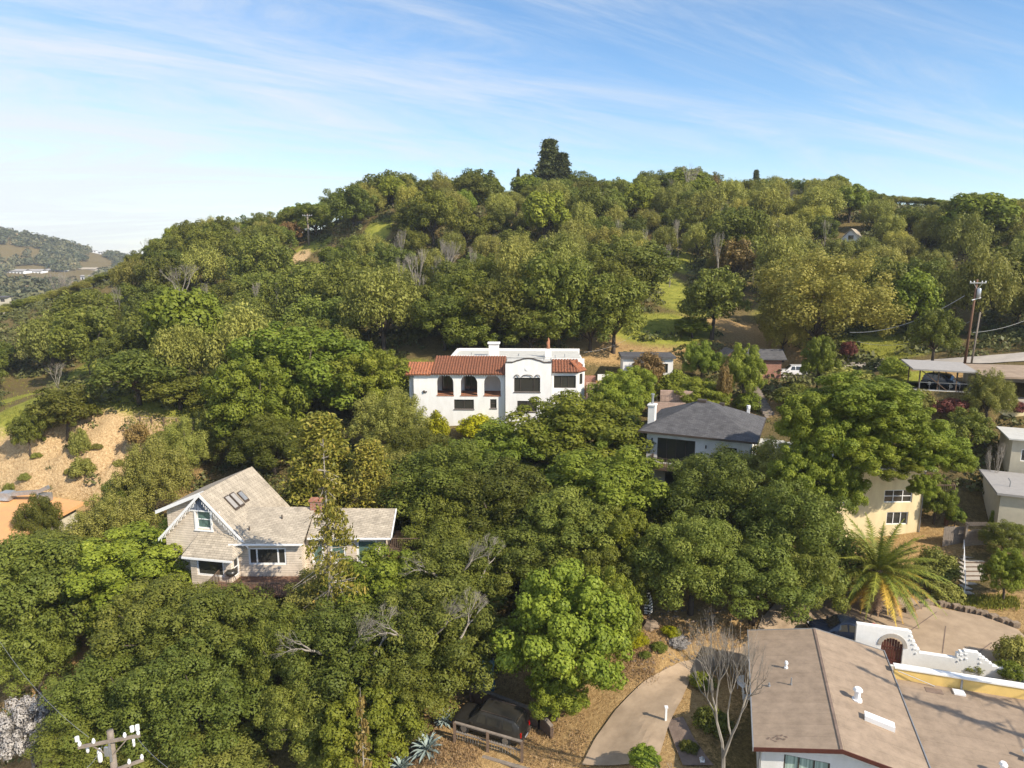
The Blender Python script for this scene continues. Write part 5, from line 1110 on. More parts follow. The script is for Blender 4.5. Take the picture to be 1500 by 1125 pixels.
# ================================================================== TREES PLACED ONE BY ONE
T = [
# kind px py w h label D
('oak',42,885,200,170,'broad olive green oak at the left edge of the photo above the silver tree'),
('deep',58,765,58,76,'small round dark tree in front of the orange roof'),
('oak',70,825,150,90,'oak just below the small round tree at the left edge'),
('olive',165,770,110,90,'yellowish bushy tree between the orange roof and the beige house'),
('green',205,830,190,110,'leafy green tree just left of the beige house gable'),
('olive',222,700,100,110,'tall yellow green tree left of the beige house roof'),
('olive',275,655,90,80,'olive tree directly behind the beige house gable'),
('oak',182,735,70,70,'dense small oak at the foot of the rock cut'),
('oak',318,926,180,126,'big domed olive oak directly in front of the beige house bay'),
('oak',238,918,170,124,'dense oak below and left of the beige house bay'),
('green',172,893,90,96,'green tree above the gap of orange soil at lower left'),
('oak',52,960,110,110,'oak above the patch of orange soil at lower left'),
('oak',180,1010,180,110,'low spreading oak right of the orange soil patch'),
('oak',290,1020,190,140,'rounded oak above and right of the near utility pole'),
('oak',130,1080,140,80,'oak canopy immediately behind the near utility pole crossarm'),
('olive',300,1112,200,70,'olive green canopy at the bottom edge right of the near utility pole'),
('olive',215,1120,130,60,'canopy at the bottom edge under the near utility pole'),
('deep',418,962,124,130,'dark tree below the deck of the beige house'),
('olive',500,874,160,84,'feathery olive tree in front of the beige house wing'),
('green',575,865,170,110,'green tree below the dark timber deck'),
('oak',675,845,160,110,'oak with grey dead twigs below the centre of the wood'),
('oak',520,955,190,140,'dense dark oak left of the tree with dead branches'),
('oak',640,935,190,150,'large oak with pale dead branches through its crown'),
('oak',445,1045,120,110,'oak canopy above the dark gully near the bottom edge'),
('green',545,1068,150,120,'vine covered green tree left of the agaves'),
('deep',600,1012,150,120,'dark oak above the agaves and the black car'),
('olive',480,1112,90,60,'low olive canopy at the bottom edge left of the slim dead conifer'),
('green',832,928,190,175,'big bright green maple right of the black car'),
('green',815,1012,90,76,'small bright green tree below the bright green maple by the orange drive bank'),
('green',885,905,100,130,'narrow bright green tree left of the striped parasol'),
('deep',648,712,180,120,'dark oak directly below the yellow bushes of the Spanish house'),
('green',745,665,160,90,'green tree below the centre of the Spanish house'),
('green',850,635,190,110,'spreading green tree below the right end of the Spanish house'),
('green',885,715,190,120,'bright spreading oak left of the charcoal roofed house'),
('deep',735,745,190,120,'dark dense oak in the centre of the photo'),
('deep',655,790,130,100,'dark tree right of the beige house deck'),
('oak',830,785,170,120,'oak with pale bent limbs in the centre right of the wood'),
('oak',760,820,150,100,'oak in the shaded hollow above the bright green maple'),
('green',910,800,110,110,'green tree left of the shaded olive group'),
('olive',560,705,110,100,'yellow green bush tree behind the slatted box'),
('deep',610,665,110,70,'dark shrubby tree left of the yellow bushes'),
('deep',870,850,120,90,'dark tree just above the narrow bright green tree'),
('oak',1040,735,160,130,'soft olive oak below the balcony of the charcoal roofed house'),
('olive',1115,700,150,100,'feathery olive tree against the right wall of the charcoal roofed house'),
('oak',1170,790,160,150,'tall olive oak left of the cream house'),
('oak',1015,825,150,130,'domed olive oak above the striped parasol'),
('oak',1105,850,170,110,'wide olive oak above the gravel roof'),
('oak',1186,852,96,104,'olive oak immediately left of the palm'),
('deep',950,850,80,90,'dark tree left of the domed olive oak'),
('XX',1262,600,210,110,'top of the big bright green oak over the cream house',55),
('XX',1190,645,120,130,'left part of the bright green canopy beside the charcoal roof',56),
('XX',1318,652,150,84,'bright green canopy covering the roof of the cream house',54),
('XX',1378,676,80,70,'outer right bough of bright green leaves near the balcony',55),
('XX',1228,712,90,110,'low left bough of bright green leaves by the cream wall',55),
('green',1372,730,50,70,'yellow green small tree below the balcony of the cream house'),
('green',440,545,200,130,'very large bright green oak left of the Spanish house'),
('green',375,590,130,130,'left flank of bright green oak growth above the beige house'),
('green',535,560,120,100,'bright green oak touching the left end of the Spanish house'),
('deep',400,650,110,80,'dark shaded tree behind the beige house ridge'),
('deep',330,625,80,90,'shaded tree behind the beige gable ridge'),
('olive',570,620,110,90,'yellow green bushy tree below the left end of the Spanish house'),
('yellow',638,632,46,62,'left bright yellow bush against the Spanish house wall'),
('yellow',700,628,66,44,'right bright yellow bush against the Spanish house wall'),
('yellow',864,598,14,30,'small yellow shrub at the foot of the pink stairs'),
('green',905,583,80,74,'leafy green tree right of the pink stairs'),
('rust',948,545,56,60,'rusty orange topped tree in front of the pool house'),
('green',925,570,76,60,'round green tree covering the middle of the pool house'),
('gshrub',985,568,60,50,'dense green shrub left of the terrace walls'),
('green',1028,528,52,56,'green tree standing left of the brown gabled shed'),
('green',1025,578,80,46,'green bushes directly behind the charcoal roof ridge'),
('rust',1062,568,26,70,'narrow brownish tree above the charcoal roof'),
('green',1090,545,60,80,'bright green tree in front of the stone shed'),
('gshrub',1095,592,44,36,'light green shrub beside the hillside steps'),
('dshrub',1165,585,70,44,'dark shrub mass below the parked white car'),
('pale',1205,445,190,140,'very large yellow olive tree above the parked white car'),
('pale',1150,480,70,90,'left lower bough mass of yellow olive leaves'),
('foak',1045,440,98,90,'lone spreading oak on the yellow grass slope'),
('fgreen',1015,478,60,30,'low green bush under the lone spreading oak'),
('green',1200,530,50,70,'ivy covered green tree base right of the parked white car'),
('red',1243,515,26,34,'dark red leaved small tree on the green grass slope'),
('shrub',1245,560,90,40,'rusty yellow hedge right of the parked white car'),
('gshrub',1310,543,42,40,'round green shrub at the left end of the carport'),
('shrub',1336,590,60,46,'olive shrub below the left end of the carport'),
('red',1395,598,60,30,'reddish shrub beneath the carport deck'),
('olive',1450,580,64,70,'pale green tree with a white trunk right of the carport'),
('fdeep',1420,630,70,60,'dark tree under the carport beside the cream house'),
('red',1485,598,34,24,'red leaved shrub below the flat garage wall'),
('fgreen',1400,755,30,30,'light green shrub beside the board fence'),
('green',1475,840,60,70,'yellow green shrub tree right of the garden steps'),
('oak',1475,790,60,50,'dusty shrub in front of the grey roofed house'),
('shrub',1370,835,60,70,'olive shrub bank between the palm and the garden steps'),
('shrub',1385,870,50,36,'low shrub at the foot of the garden steps'),
('shrub',1485,960,50,60,'shrub right of the courtyard at the edge of the photo'),
('gshrub',1482,985,46,34,'pale green shrub at the right edge above the yellow parapet'),
('gshrub',1460,765,22,50,'bright green climber right of the garden gate'),
('fgreen',945,1112,50,36,'grey green shrub beside the drive at the bottom edge'),
('silver',42,1066,96,110,'pale silver flowering tree in the lower left corner'),
('foak',120,470,110,80,'dark oak on the left shoulder of the hill'),
('foak',130,500,100,90,'oak with a dark trunk above the green clearing at left'),
('fdeep',40,632,46,60,'dark conical bush at the left end of the rock cut'),
('fdeep',95,600,90,70,'dark bush clump above the rock cut'),
('foak',200,548,120,76,'dark oak clump below the left part of the hill'),
('fdeep',262,572,100,50,'dark oak behind the post and wire fence'),
('shrub',118,655,30,60,'olive shrub growing on the rock face'),
('shrub',120,690,36,40,'lower shrub on the rock face'),
('rust',200,640,40,40,'brownish shrub on the right part of the rock cut'),
('shrub',255,650,70,40,'shrubs at the right end of the rock cut'),
('foak',385,388,90,90,'dark round oak on the left middle of the hill'),
('foak',310,480,110,90,'oak in the middle of the left slope'),
('fdeep',900,455,100,100,'dark oak above the right roof of the Spanish house'),
('fdeep',820,435,120,120,'dark oak above the middle of the Spanish house'),
('fdeep',740,455,110,90,'dark oak above the tile roof of the Spanish house'),
('foak',930,395,120,80,'grey green oak left of the yellow grass strip'),
('folive',560,450,130,110,'pale olive tree on the slope left of the Spanish house'),
('fgreen',1340,440,80,90,'green tree right of the very large yellow olive tree'),
('folive',1440,420,100,110,'olive tree behind the transformer pole'),
('fdeep',1370,490,70,70,'shaded dark tree left of the transformer pole'),
('fgreen',1430,320,110,80,'green tree topping the right end of the ridge'),
('fgreen',772,274,52,36,'leafy tree at the left foot of the tall dark redwood',222),
('foak',850,270,52,36,'oak at the right foot of the tall dark redwood',222),
('fdeep',690,488,80,56,'dark oak close behind the left tile roof of the Spanish house'),
('fdeep',780,482,90,60,'dark oak close behind the chimney of the Spanish house'),
('foak',865,478,80,60,'oak close behind the right roof of the Spanish house'),
('fdeep',572,284,92,62,'big dark round oak on the skyline above the left ridge grass',205),
('fdeep',702,284,80,64,'big dark oak on the skyline left of the redwood',205),
('folive',645,290,56,60,'pale tree between the two big dark skyline oaks',203),
('fgreen',1000,275,90,54,'open green oak group on the skyline right of the redwood',215),
('fdeep',1080,350,90,90,'dark trees in the upper right of the hillside'),
]
DEAD = []
def multi_tree(kind, bx, by, D, lobes, label):
    "one big tree: a forked trunk and several leafy lobes"
    b = P(bx,by,D); g = h(b.x,b.y); t = thing('broadleaf_tree', label, 'tree', (b.x,b.y,g)); mb = MB(); fork = V((.2,0,3.0)); mb.tube([(0,0,-.4),(.05,.1,1.5),fork],[.55,.45,.4],10)
    for px,py,w,hp,DD in lobes:
        c = P(px,py,DD)-V((b.x,b.y,g)); mid = fork.lerp(c,.45)+V((0,.8,1.6))
        if px < 1300 or py < 640: mb.tube([fork-V((0,0,.3)),mid,c,c+(c-mid)*.35],[.26,.15,.08,.03],7)
        me = LIB[kind][trr.randrange(3)][0]; inst('crown', me, t, tuple(c), (w*DD/1950,w*DD/1950,hp*DD/1950), trr.uniform(0,6))
    mb.build('trunk', bark, t, smooth=True); return t
for t_ in T:
    if t_[0] == 'XX': continue
    kd = t_[0]; sh = kd in ('shrub','gshrub','dshrub','yellow')
    tq = tree_px(kd, *t_[1:6], D=t_[6] if len(t_) > 6 else None, shrub=sh, name={'yellow':'yellow_bush','olive':'olive_leaved_tree','folive':'olive_leaved_tree','pale':'olive_leaved_tree','green':'broadleaf_tree','fgreen':'broadleaf_tree'}.get(kd, 'shrub' if sh else ('oak_tree' if 'oak' in kd or 'deep' in kd else kd+'_leaved_tree')))
    if 'dead' in t_[5] and kd == 'oak': DEAD.append(tq)
multi_tree('green', 1205, 770, 57, [(1262,592,150,80,58),(1190,625,100,90,58),(1180,690,90,90,57),(1230,650,110,90,57),(1232,715,70,90,56.5),(1305,628,130,84,57),(1355,650,100,70,57.5),(1392,672,60,56,58),(1300,680,90,44,56),(1352,716,40,40,56.5),(1270,665,90,60,56),(1335,672,70,40,56)], 'very big bright yellow green oak spreading over the roof of the cream house')
gb = random.Random(8)
for tq in DEAD:
    cr = [c_ for c_ in tq.children if c_.name.startswith('crown')][0]; hc, rw, rz_ = cr.location.z, cr.scale.x, cr.scale.z
    for k_ in range(3):
        o_ = inst('dead_branch', BARE[k_], tq, ((k_-1)*rw*.4, -rw*.45, hc+rz_*.35), (1.3,1.3,3.4), k_*1.3); o_.rotation_euler = (.75, (k_-1)*.6, k_)
for i in range(24):
    px_,py_ = (gb.uniform(575,760), gb.uniform(385,455)) if i < 9 else ((gb.uniform(150,420), gb.uniform(400,520)) if i < 15 else (gb.uniform(900,1300), gb.uniform(330,430)))
    c = G(px_,py_+14,60); Hq = gb.uniform(8,13); t = thing('bare_tree', 'thin grey leafless tree among the green crowns of the hillside wood', 'tree', (c.x,c.y,h(c.x,c.y)), 0, 'grey leafless trees on the hill'); inst('branches', BARE[i%4], t, (0,0,0), (Hq*.15,Hq*.15,Hq), gb.uniform(0,6))
for i in range(8):
    tree_px(gb.choice(['shrub','dshrub','shrub']), gb.uniform(5,285), gb.uniform(645,722), gb.uniform(12,22), gb.uniform(10,18), 'small scrubby bush clinging to the bare rock cut', shrub=True, group='scrubby bushes on the rock cut', name='shrub')
# conifers
def con_px(kind, px, ytop, ybase, w, label, D, name='conifer_tree'):
    b = P(px,ybase,D); tp = P(px,ytop,D); z = min(h(b.x,b.y), b.z); H = tp.z-z
    t = thing(name, label, 'tree', (b.x,b.y,z)); me, tm = CON[kind]; wd = {'dense':.36,'sparse':.30,'dark':.30,'rusty':.2}[kind]; s_ = w*D/2000/wd
    inst('trunk', tm, t, (0,0,0), (s_,s_,H), trr.uniform(0,6)); inst('crown', me, t, (0,0,0), (s_,s_,H), trr.uniform(0,6)); return t
con_px('dense', 478, 600, 770, 150, 'broad yellow green conifer behind the beige house wing', 66)
con_px('dense', 545, 640, 770, 110, 'smaller yellow green conifer right of the broad one behind the wing', 64)
con_px('sparse', 486, 628, 900, 130, 'tall thin conifer with a bare trunk standing before the beige house wing', 49)
con_px('rusty', 535, 985, 1180, 50, 'slim nearly dead conifer with a bare pale trunk at the bottom edge', 36)
con_px('dark', 804, 207, 300, 66, 'tall dark redwood on the skyline', 228)
con_px('dark', 822, 226, 300, 56, 'second rounded conifer against the tall dark redwood', 226)
con_px('dark', 759, 248, 285, 13, 'tiny narrow conifer alone on the skyline left of the redwood', 240)
con_px('dark', 1105, 250, 300, 22, 'pointed conifer on the right part of the skyline', 240)
def bare_px(px, ytop, ybase, label, D=None, group=None, v=0, wmul=1.0, par=None):
    if D is None: D = 30
    b = P(px,ybase,D); tp = P(px,ytop,D); z = min(h(b.x,b.y), b.z); H = (tp.z-z)
    t = thing('bare_tree', label, 'tree', (b.x,b.y,z), 0, group); inst('branches', BARE[v%4], t, (0,0,0), (H*.3*wmul,H*.3*wmul,H), trr.uniform(0,6)); return t
me = bare_mesh(77, 8, .58, .02, .6, (2,3), (.66,.84)); me.materials.append(barkpale)
bb = V((10.9,31.2,-27.9)); t = thing('bare_tree', 'leafless pale branched tree in front of the left side of the gravel roof', 'tree', bb)
inst('branches', me, t, (0,0,0), (3.1,3.1,11.2), 1.0)
me2 = bare_mesh(31, 7, .5, .03, .3, (2,3)); me2.materials.append(barkpale)
t = thing('bare_tree', 'smaller leafless tree leaning over the flagstone path', 'tree', (9.2,30.2,-28.2)); o_ = inst('branches', me2, t, (0,0,0), (1.9,1.9,4.8), .3); o_.rotation_euler = (.1,-.45,.4)
for px,yt,yb,D_,lb in ((1052,885,1000,47,'thin leafless shoots left of the gravel roof, first from the left'),(1080,880,1000,46,'thin leafless shoots beside the far left corner of the gravel roof')):
    b = P(px,yb,D_); t = thing('bare_shrub', lb, 'shrub', (b.x,b.y,h(b.x,b.y))); rr = random.Random(px)
    mb = MB()
    for i in range(16):
        a = rr.uniform(0,6.28); q = rr.uniform(.3,1.6); Hh = rr.uniform(2.5,5.2); mb.tube([(q*.2*math.cos(a),q*.2*math.sin(a),-.1),(q*.6*math.cos(a),q*.6*math.sin(a),Hh*.5),(q*math.cos(a),q*math.sin(a),Hh)],[.03,.018,.006],3)
    mb.build('shoots', barkpale, t)
for i,(px,yt,yb,D_,lb) in enumerate(((222,348,400,205,'bare twiggy tree on the left skyline'),(650,352,440,140,'tallest grey bare trees in the middle of the hill'),(612,362,430,142,'bare tree left of the tall grey bare ones'),(735,340,392,170,'pale bare tree right of the middle of the hill'),(275,385,470,150,'white barked dead tree on the left slope'),(80,395,440,230,'bare tree at the far left of the valley'),(62,465,500,170,'pale bare bush on the left shoulder'),(175,505,560,118,'bare trees above the green clearing'),(90,530,590,112,'bare tree left of the green clearing'),(1165,275,330,210,'pale bare tree below the right skyline'),(425,430,480,140,'bare tree in the left centre of the hill'),(1000,240,330,205,'tall open tree with bare stems on the skyline'),(690,420,480,125,'grey bare tree right above the dark oaks'),(345,330,380,190,'bare tree near the left skyline'),(1290,380,440,130,'leaning bare tree above the yellow olive tree'))):
    bare_px(px,yt,yb,lb,D_,v=i)
t = bare_px(1450,640,760,'white stemmed tree trunk between the cream house and the grey roof',66,v=2,wmul=.5)
# ================================================================== SKYLINE ROW
SKY = [(-40,520),(0,496),(50,470),(100,436),(150,404),(185,384),(200,370),(240,340),(262,325),(300,318),(350,312),(400,308),(440,300),(480,285),(500,270),(530,262),(560,252),(600,252),(625,262),(650,260),(690,252),(715,252),(735,280),(760,280),(790,262),(842,262),(870,262),(905,260),(930,265),(950,252),(975,245),(1000,250),(1015,248),(1030,240),(1045,255),(1060,262),(1095,262),(1110,258),(1130,260),(1180,258),(1240,262),(1265,275),(1300,285),(1325,300),(1365,298),(1390,292),(1430,283),(1480,290),(1540,290)]
def sky(px): return float(np.interp(px, [a for a,_ in SKY], [b for _,b in SKY]))
KN = {'fpale':'olive_leaved_tree','foak':'oak_tree','fdeep':'oak_tree','folive':'olive_leaved_tree','fgreen':'broadleaf_tree','rust':'rusty_leaved_tree'}
GL = {'fpale':('pale yellow green feathery tree in the dense wood covering the hill','pale yellow green trees of the hillside wood'),'foak':('mid green oak in the dense wood covering the hill','mid green oaks of the hillside wood'),'fdeep':('dark green oak in the dense wood covering the hill','dark oaks of the hillside wood'),'folive':('pale olive feathery tree in the dense wood covering the hill','pale olive trees of the hillside wood'),'fgreen':('brighter green leafy tree in the dense wood covering the hill','bright green trees of the hillside wood'),'rust':('rusty tinted tree in the dense wood covering the hill','rusty tinted trees of the hillside wood')}
SL = {'foak':('mid green oak in the row of trees along the skyline','mid green skyline oaks'),'fdeep':('dark oak in the row of trees along the skyline','dark skyline oaks'),'folive':('pale feathery tree in the row of trees along the skyline','pale skyline trees'),'fgreen':('leafy green tree in the row of trees along the skyline','green skyline trees')}
placed = []
px = -20
while px < 1530:
    yt = sky(px)+trr.choice([-4,0,3,6,10,15])+trr.uniform(0,4)
    # ridge ground along this column: highest apparent ground point
    best = None
    for D in np.arange(120, 290, 4):
        c = P(px, 300, D); q = (c.x, c.y); g = h(*q); pp = proj((c.x,c.y,g))
        if best is None or pp[1] < best[0]: best = (pp[1], D, c.x, c.y, g)
    gy, D, x, y, g = best
    y2 = y; tot = (gy-yt)*D/1000*1.0
    while tot < 5 and D > 60:      # ridge ground too high: come nearer
        break
    tot = min(max(tot, 3.0), 20); Rz = tot*.42; Rw = max(Rz*trr.uniform(.9,1.3), 3.0)
    Rw = min(Rw, 7.5)
    kd = trr.choice(['foak','foak','fdeep','folive','fgreen'] if px > 250 else ['foak','folive','folive','fdeep'])
    tree_at(kd, x, y, Rw, tot-Rz, Rz, *SL[kd], name=KN[kd]); placed.append((x,y,Rw))
    px += max(9, Rw*1000/D*1.1*trr.uniform(.8,1.1))
# ================================================================== HILLSIDE WOOD
CLEAR = [(985,430,22,48),(1000,390,12,14),(975,475,40,18),(60,575,50,22),(135,545,22,28),(20,630,25,40),(110,690,180,60),(250,622,48,16),(1290,508,40,14),(552,337,14,7),(458,362,8,8),(440,378,7,9),(730,575,134,60),(925,550,70,40),(1110,530,60,30),(1155,540,35,22),(1380,552,75,36),(1465,550,50,25),(870,512,40,12),(1246,340,16,10),(590,560,12,30),(1418,470,14,60),(60,395,90,30),(1050,470,60,40),(870,500,60,10)]
def clear(px, py, rx, ry):
    return any(abs(px-a) < rx*.8+c and abs(py-b) < ry*.8+d for a,b,c,d in CLEAR)
cands = []
for i in range(52000):
    D = 88+ (trr.random()**.7)*165; u = trr.uniform(-.80,.80); x = u*D; y = D*CP+trr.uniform(-2,2); cands.append((x,y))
cnt = 0
own = [(o.location.x,o.location.y) for o in bpy.data.objects if o.get('category') == 'tree']
for x,y in cands:
    if cnt >= 400: break
    if x*x+y*y < 86**2: continue
    if abs(x) < 22 and y < 104: continue
    if 8 < x < 80 and y < 108: continue
    g = h(x,y)
    kd = trr.choice(['foak','foak','fdeep','fdeep','folive','folive','fgreen','rust' if trr.random()<.3 else 'foak']) 
    nz_ = float(vnoise(np.array(x/38.),np.array(y/38.),4))
    if nz_ > .58 and trr.random() < .65: kd = trr.choice(['folive','folive','fpale'])
    if kd == 'rust' and trr.random() < .7: kd = 'folive'
    if nz_ < .4 and trr.random() < .6: kd = 'fdeep'
    Rw = trr.uniform(3.4,6.6); Rz = Rw*trr.uniform(.75,1.05); Hc = Rz*trr.uniform(1.05,1.35)
    if any((x-a)**2+(y-b)**2 < (Rw+r_)**2*.40 for a,b,r_ in placed): continue
    if any((x-a)**2+(y-b)**2 < (Rw*.7)**2 for a,b in own): continue
    q = proj((x,y,g+Hc)); rp = Rw*1000/q[2]
    if q[0] < -60-rp or q[0] > 1560+rp: continue
    if clear(q[0],q[1],rp,Rz*1000/q[2]): continue
    if clear(q[0],proj((x,y,g))[1],rp*.5,2): continue
    top = proj((x,y,g+Hc+Rz))[1]
    if top < sky(q[0])+2:
        ex = (sky(q[0])+2-top)*q[2]/1000
        f_ = (Hc+Rz-ex)/(Hc+Rz)
        if f_ < .5: continue
        Hc *= f_; Rz *= f_; Rw *= max(f_,.7)
    # hidden behind the ridge?
    if g < -8 and y > 255: continue
    tree_at(kd, x, y, Rw, Hc, Rz, *GL[kd], name=KN[kd]); placed.append((x,y,Rw)); cnt += 1
print('scatter', cnt, 'candidates used')
# ================================================================== UNDERGROWTH, GRASS, FAR WOOD
def clump_stuff(name, m, pts, rad, per, size, label, kind_cat, up=None, flat=.7, seed=1):
    global rng; rng = np.random.default_rng(seed); pts = np.array(pts); n = len(pts); rad = np.array(rad)
    idx = np.repeat(np.arange(n), per); d = unit(rng.normal(size=(len(idx),3))); d[:,2] = np.abs(d[:,2])
    pos = pts[idx]+d*rad[idx,None]*rng.uniform(.6,1.1,(len(idx),1))*np.array([1,1,flat])
    nr = unit(d+rng.normal(size=(len(idx),3))*.5); t = .7*rng.random(n)[idx]+.3*rng.random(len(idx))
    me = leaf_mesh(name, pos, nr, (size*rad[idx]*rng.uniform(.6,1.4,len(idx))), t, m, .6, up)
    o = bpy.data.objects.new(name, me); COL.objects.link(o); tag(o, label, kind_cat, kind='stuff'); return o
pts=[]; rad=[]
for i in range(9000):
    D = 30+trr.random()**.8*200; x = trr.uniform(-.8,.8)*D; y = D*CP; g = h(x,y); q = proj((x,y,g))
    if clear(q[0],q[1],2,2) and trr.random() < .93: continue
    if q[0] > 850 and q[1] > 880: continue
    if 590 < q[0] < 900 and q[1] > 1000: continue
    if -20 < x < 24 and 84 < y < 101 : continue
    if 10 < x < 32 and 60 < y < 80: continue
    if 26 < x < 60 and 40 < y < 62: continue
    if 38 < x < 75 and 72 < y < 92: continue
    if -31 < x < -4 and 48 < y < 61: continue
    pts.append((x,y,g-.1)); rad.append(trr.uniform(.4,1.5)*(1 if D<90 else 1.5))
clump_stuff('undergrowth', L_under, pts, rad, 60, .17, 'low brush and undergrowth on the wooded slopes','undergrowth')
Df = lambda f_: f_[2]
pts=[]; rad=[]
for i in range(6500):
    D = 300+trr.random()**1.2*1250; x = trr.uniform(-.85,-.42)*D; y = D*CP; g = h(x,y)
    q = proj((x,y,g+2))
    if any(abs(q[0]-f_[0]) < f_[3]/2+5 and Df(f_)-300 < q[2] < Df(f_)+12 and -5 < q[1]-f_[1] < 16 for f_ in far): continue
    if vnoise(np.array(x/70.),np.array(y/70.),8) > .93: continue
    pts.append((x,y,g+2)); rad.append(trr.uniform(3.5,9))
clump_stuff('distant_wood', L_far, pts, rad, 90, .22, 'distant woods on the far hill and valley at the left','wood', flat=1.0, seed=2)
# tufts of dry and green grass on the clearings close enough to read
gz_=[]; gr_=[]
def tufts(name, m, boxes, n, label, size, seed):
    global rng; rng = np.random.default_rng(seed); pos=[]
    for (x0,y0,x1,y1,d0) in boxes:
        for i in range(n):
            p = G(trr.uniform(x0,x1), trr.uniform(y0,y1), d0); 
            if p.y > 150: continue
            pos.append((p.x,p.y,h(p.x,p.y)+.05))
    pos = np.repeat(np.array(pos),7,axis=0)+rng.normal(size=(len(pos)*7,3))*np.array([.22,.22,.05]); k = len(pos)
    nr = unit(rng.normal(size=(k,3))*np.array([1,1,.15])); me = leaf_mesh(name, pos, nr, size*rng.uniform(.6,1.5,k), rng.random(k), m, .22, (0,0,2.5))
    o = bpy.data.objects.new(name, me); COL.objects.link(o); tag(o, label, 'grass', kind='stuff')
L_dry = leafmat('dry_grass_blades', (.36,.25,.12), (.60,.45,.24), trans=.2); L_gg = leafmat('green_grass_blades', (.16,.20,.03), (.34,.34,.06), trans=.2)
tufts('dry_grass', L_dry, [(900,915,1100,945,35),(900,945,960,1000,35),(760,1000,860,1124,30),(600,1085,700,1124,30),(0,625,300,730,70),(560,1060,640,1124,30),(880,505,1100,520,80)], 420, 'dry straw coloured grass on the banks and clearings', .085, 3)
tufts('green_grass', L_gg, [(0,545,110,620,80),(120,500,160,570,80),(190,600,300,640,70),(940,400,1020,500,90),(1240,490,1340,525,80),(1400,876,1490,892,40),(720,1050,740,1070,30)], 420, 'green and yellow grass on the open slopes', .13, 4)
# ================================================================== PALM
p = P(1284,850,51); pz = h(p.x,p.y); pm = thing('date_palm', 'feathery date palm with yellow and dead lower fronds beside the concrete drive', 'palm tree', (p.x,p.y,pz))
Hc = p.z-pz+.6
mb = MB(); mb.tube([(0,0,-.3),(0,0,Hc*.6),(0,0,Hc*.9),(0,0,Hc+.3)],[.38,.36,.5,.3],12); mb.build('trunk', bark, pm)
def frond(az, el, L, droop, m, seed):
    global rng; rng = np.random.default_rng(seed); n = 44; c = np.array([math.cos(az),math.sin(az),0]); sd = np.array([-c[1],c[0],0]); vs=[]; fs=[]; tint=[]
    path=[]
    for i in range(n+1):
        s = i/n; a = el-droop*s; path.append((s,a))
    pos = np.array([c[0]*.15,c[1]*.15,Hc+.1]); pts=[pos.copy()]
    for s,a in path[1:]: pos = pos+(c*math.cos(a)+np.array([0,0,math.sin(a)]))*L/n; pts.append(pos.copy())
    for i in range(n):
        a_, b_ = pts[i], pts[i+1]; w_ = .045*(1-i/n)+.01; k=len(vs); vs += [a_-sd*w_,a_+sd*w_,b_+sd*w_*.9,b_-sd*w_*.9]; fs.append((k,k+1,k+2,k+3)); tint.append(.9)
        if i > 3:
            s = i/n; ll = (.56*math.sin(math.pi*min(1,s*1.05+.08))**.6+.08)
            tg = (b_-a_)/np.linalg.norm(b_-a_)
            for sg in (-1,1):
                for j in range(2):
                    o_ = a_+(b_-a_)*(j/2); d_ = sd*sg*.80+tg*.65+np.array([0,0,rng.uniform(-.55,.15)]); d_ /= np.linalg.norm(d_); e = o_+d_*ll*rng.uniform(.8,1.1); k=len(vs)
                    vs += [o_-tg*.036,o_+tg*.036,e]; fs.append((k,k+1,k+2)); tint.append(rng.random())
    me = bpy.data.meshes.new('frond'); me.from_pydata([tuple(v_) for v_ in vs],[],fs); me.materials.append(m); at = me.attributes.new('tint','FLOAT','FACE'); at.data.foreach_set('value', np.array(tint,dtype=np.float32)); return me
k_ = 0
for ring,(cnt_,el,L,dr,m) in enumerate(((12,1.25,4.4,.8,L_palm),(16,.9,4.8,1.0,L_palm),(18,.5,5.0,1.15,L_palm),(18,.1,4.8,1.0,L_palm),(14,-.3,4.2,.8,L_palmy),(13,-.9,3.2,.6,L_palmd))):
    for i in range(cnt_):
        az = 2*math.pi*(i+.5*(ring%2))/cnt_+trr.uniform(-.15,.15); k_ += 1
        mm = L_palmy if (ring == 3 and i%4==0) else m
        o = bpy.data.objects.new('frond', frond(az, el+trr.uniform(-.12,.12), L*trr.uniform(.85,1.08), dr, mm, k_)); COL.objects.link(o); o.parent = pm
# agaves
for px,py,s_,lb in ((627,1096,1.25,'large blue grey agave left of the timber guard rail'),(588,1122,1.1,'blue grey agave at the bottom edge left of the large one'),(652,1052,.8,'small blue grey agave at the nose of the black car')):
    p = G(px,py+10); t = thing('agave', lb, 'plant', (p.x,p.y,h(p.x,p.y))); mb = MB(); rr = random.Random(px)
    for i in range(34):
        a = i*2.4; el = 1.35-1.25*i/34; L = s_*rr.uniform(.85,1.1); c = V((math.cos(a),math.sin(a),0)); sd = V((-c.y,c.x,0)); q = V((0,0,.15)); prev=None
        for j in range(6):
            s = j/5; e_ = el-.35*s*s; pt_ = q+(c*math.cos(e_)+V((0,0,math.sin(e_))))*L*s; w_ = .10*s_*(math.sin(math.pi*(.25+.75*s))**.8 if s<1 else 0.02)
            cur = (pt_-sd*w_, pt_-V((0,0,.03)), pt_+sd*w_)
            if prev: mb.quad(prev[0],prev[1],cur[1],cur[0]); mb.quad(prev[1],prev[2],cur[2],cur[1])
            prev = cur
    mb.build('leaves', agavem, t)
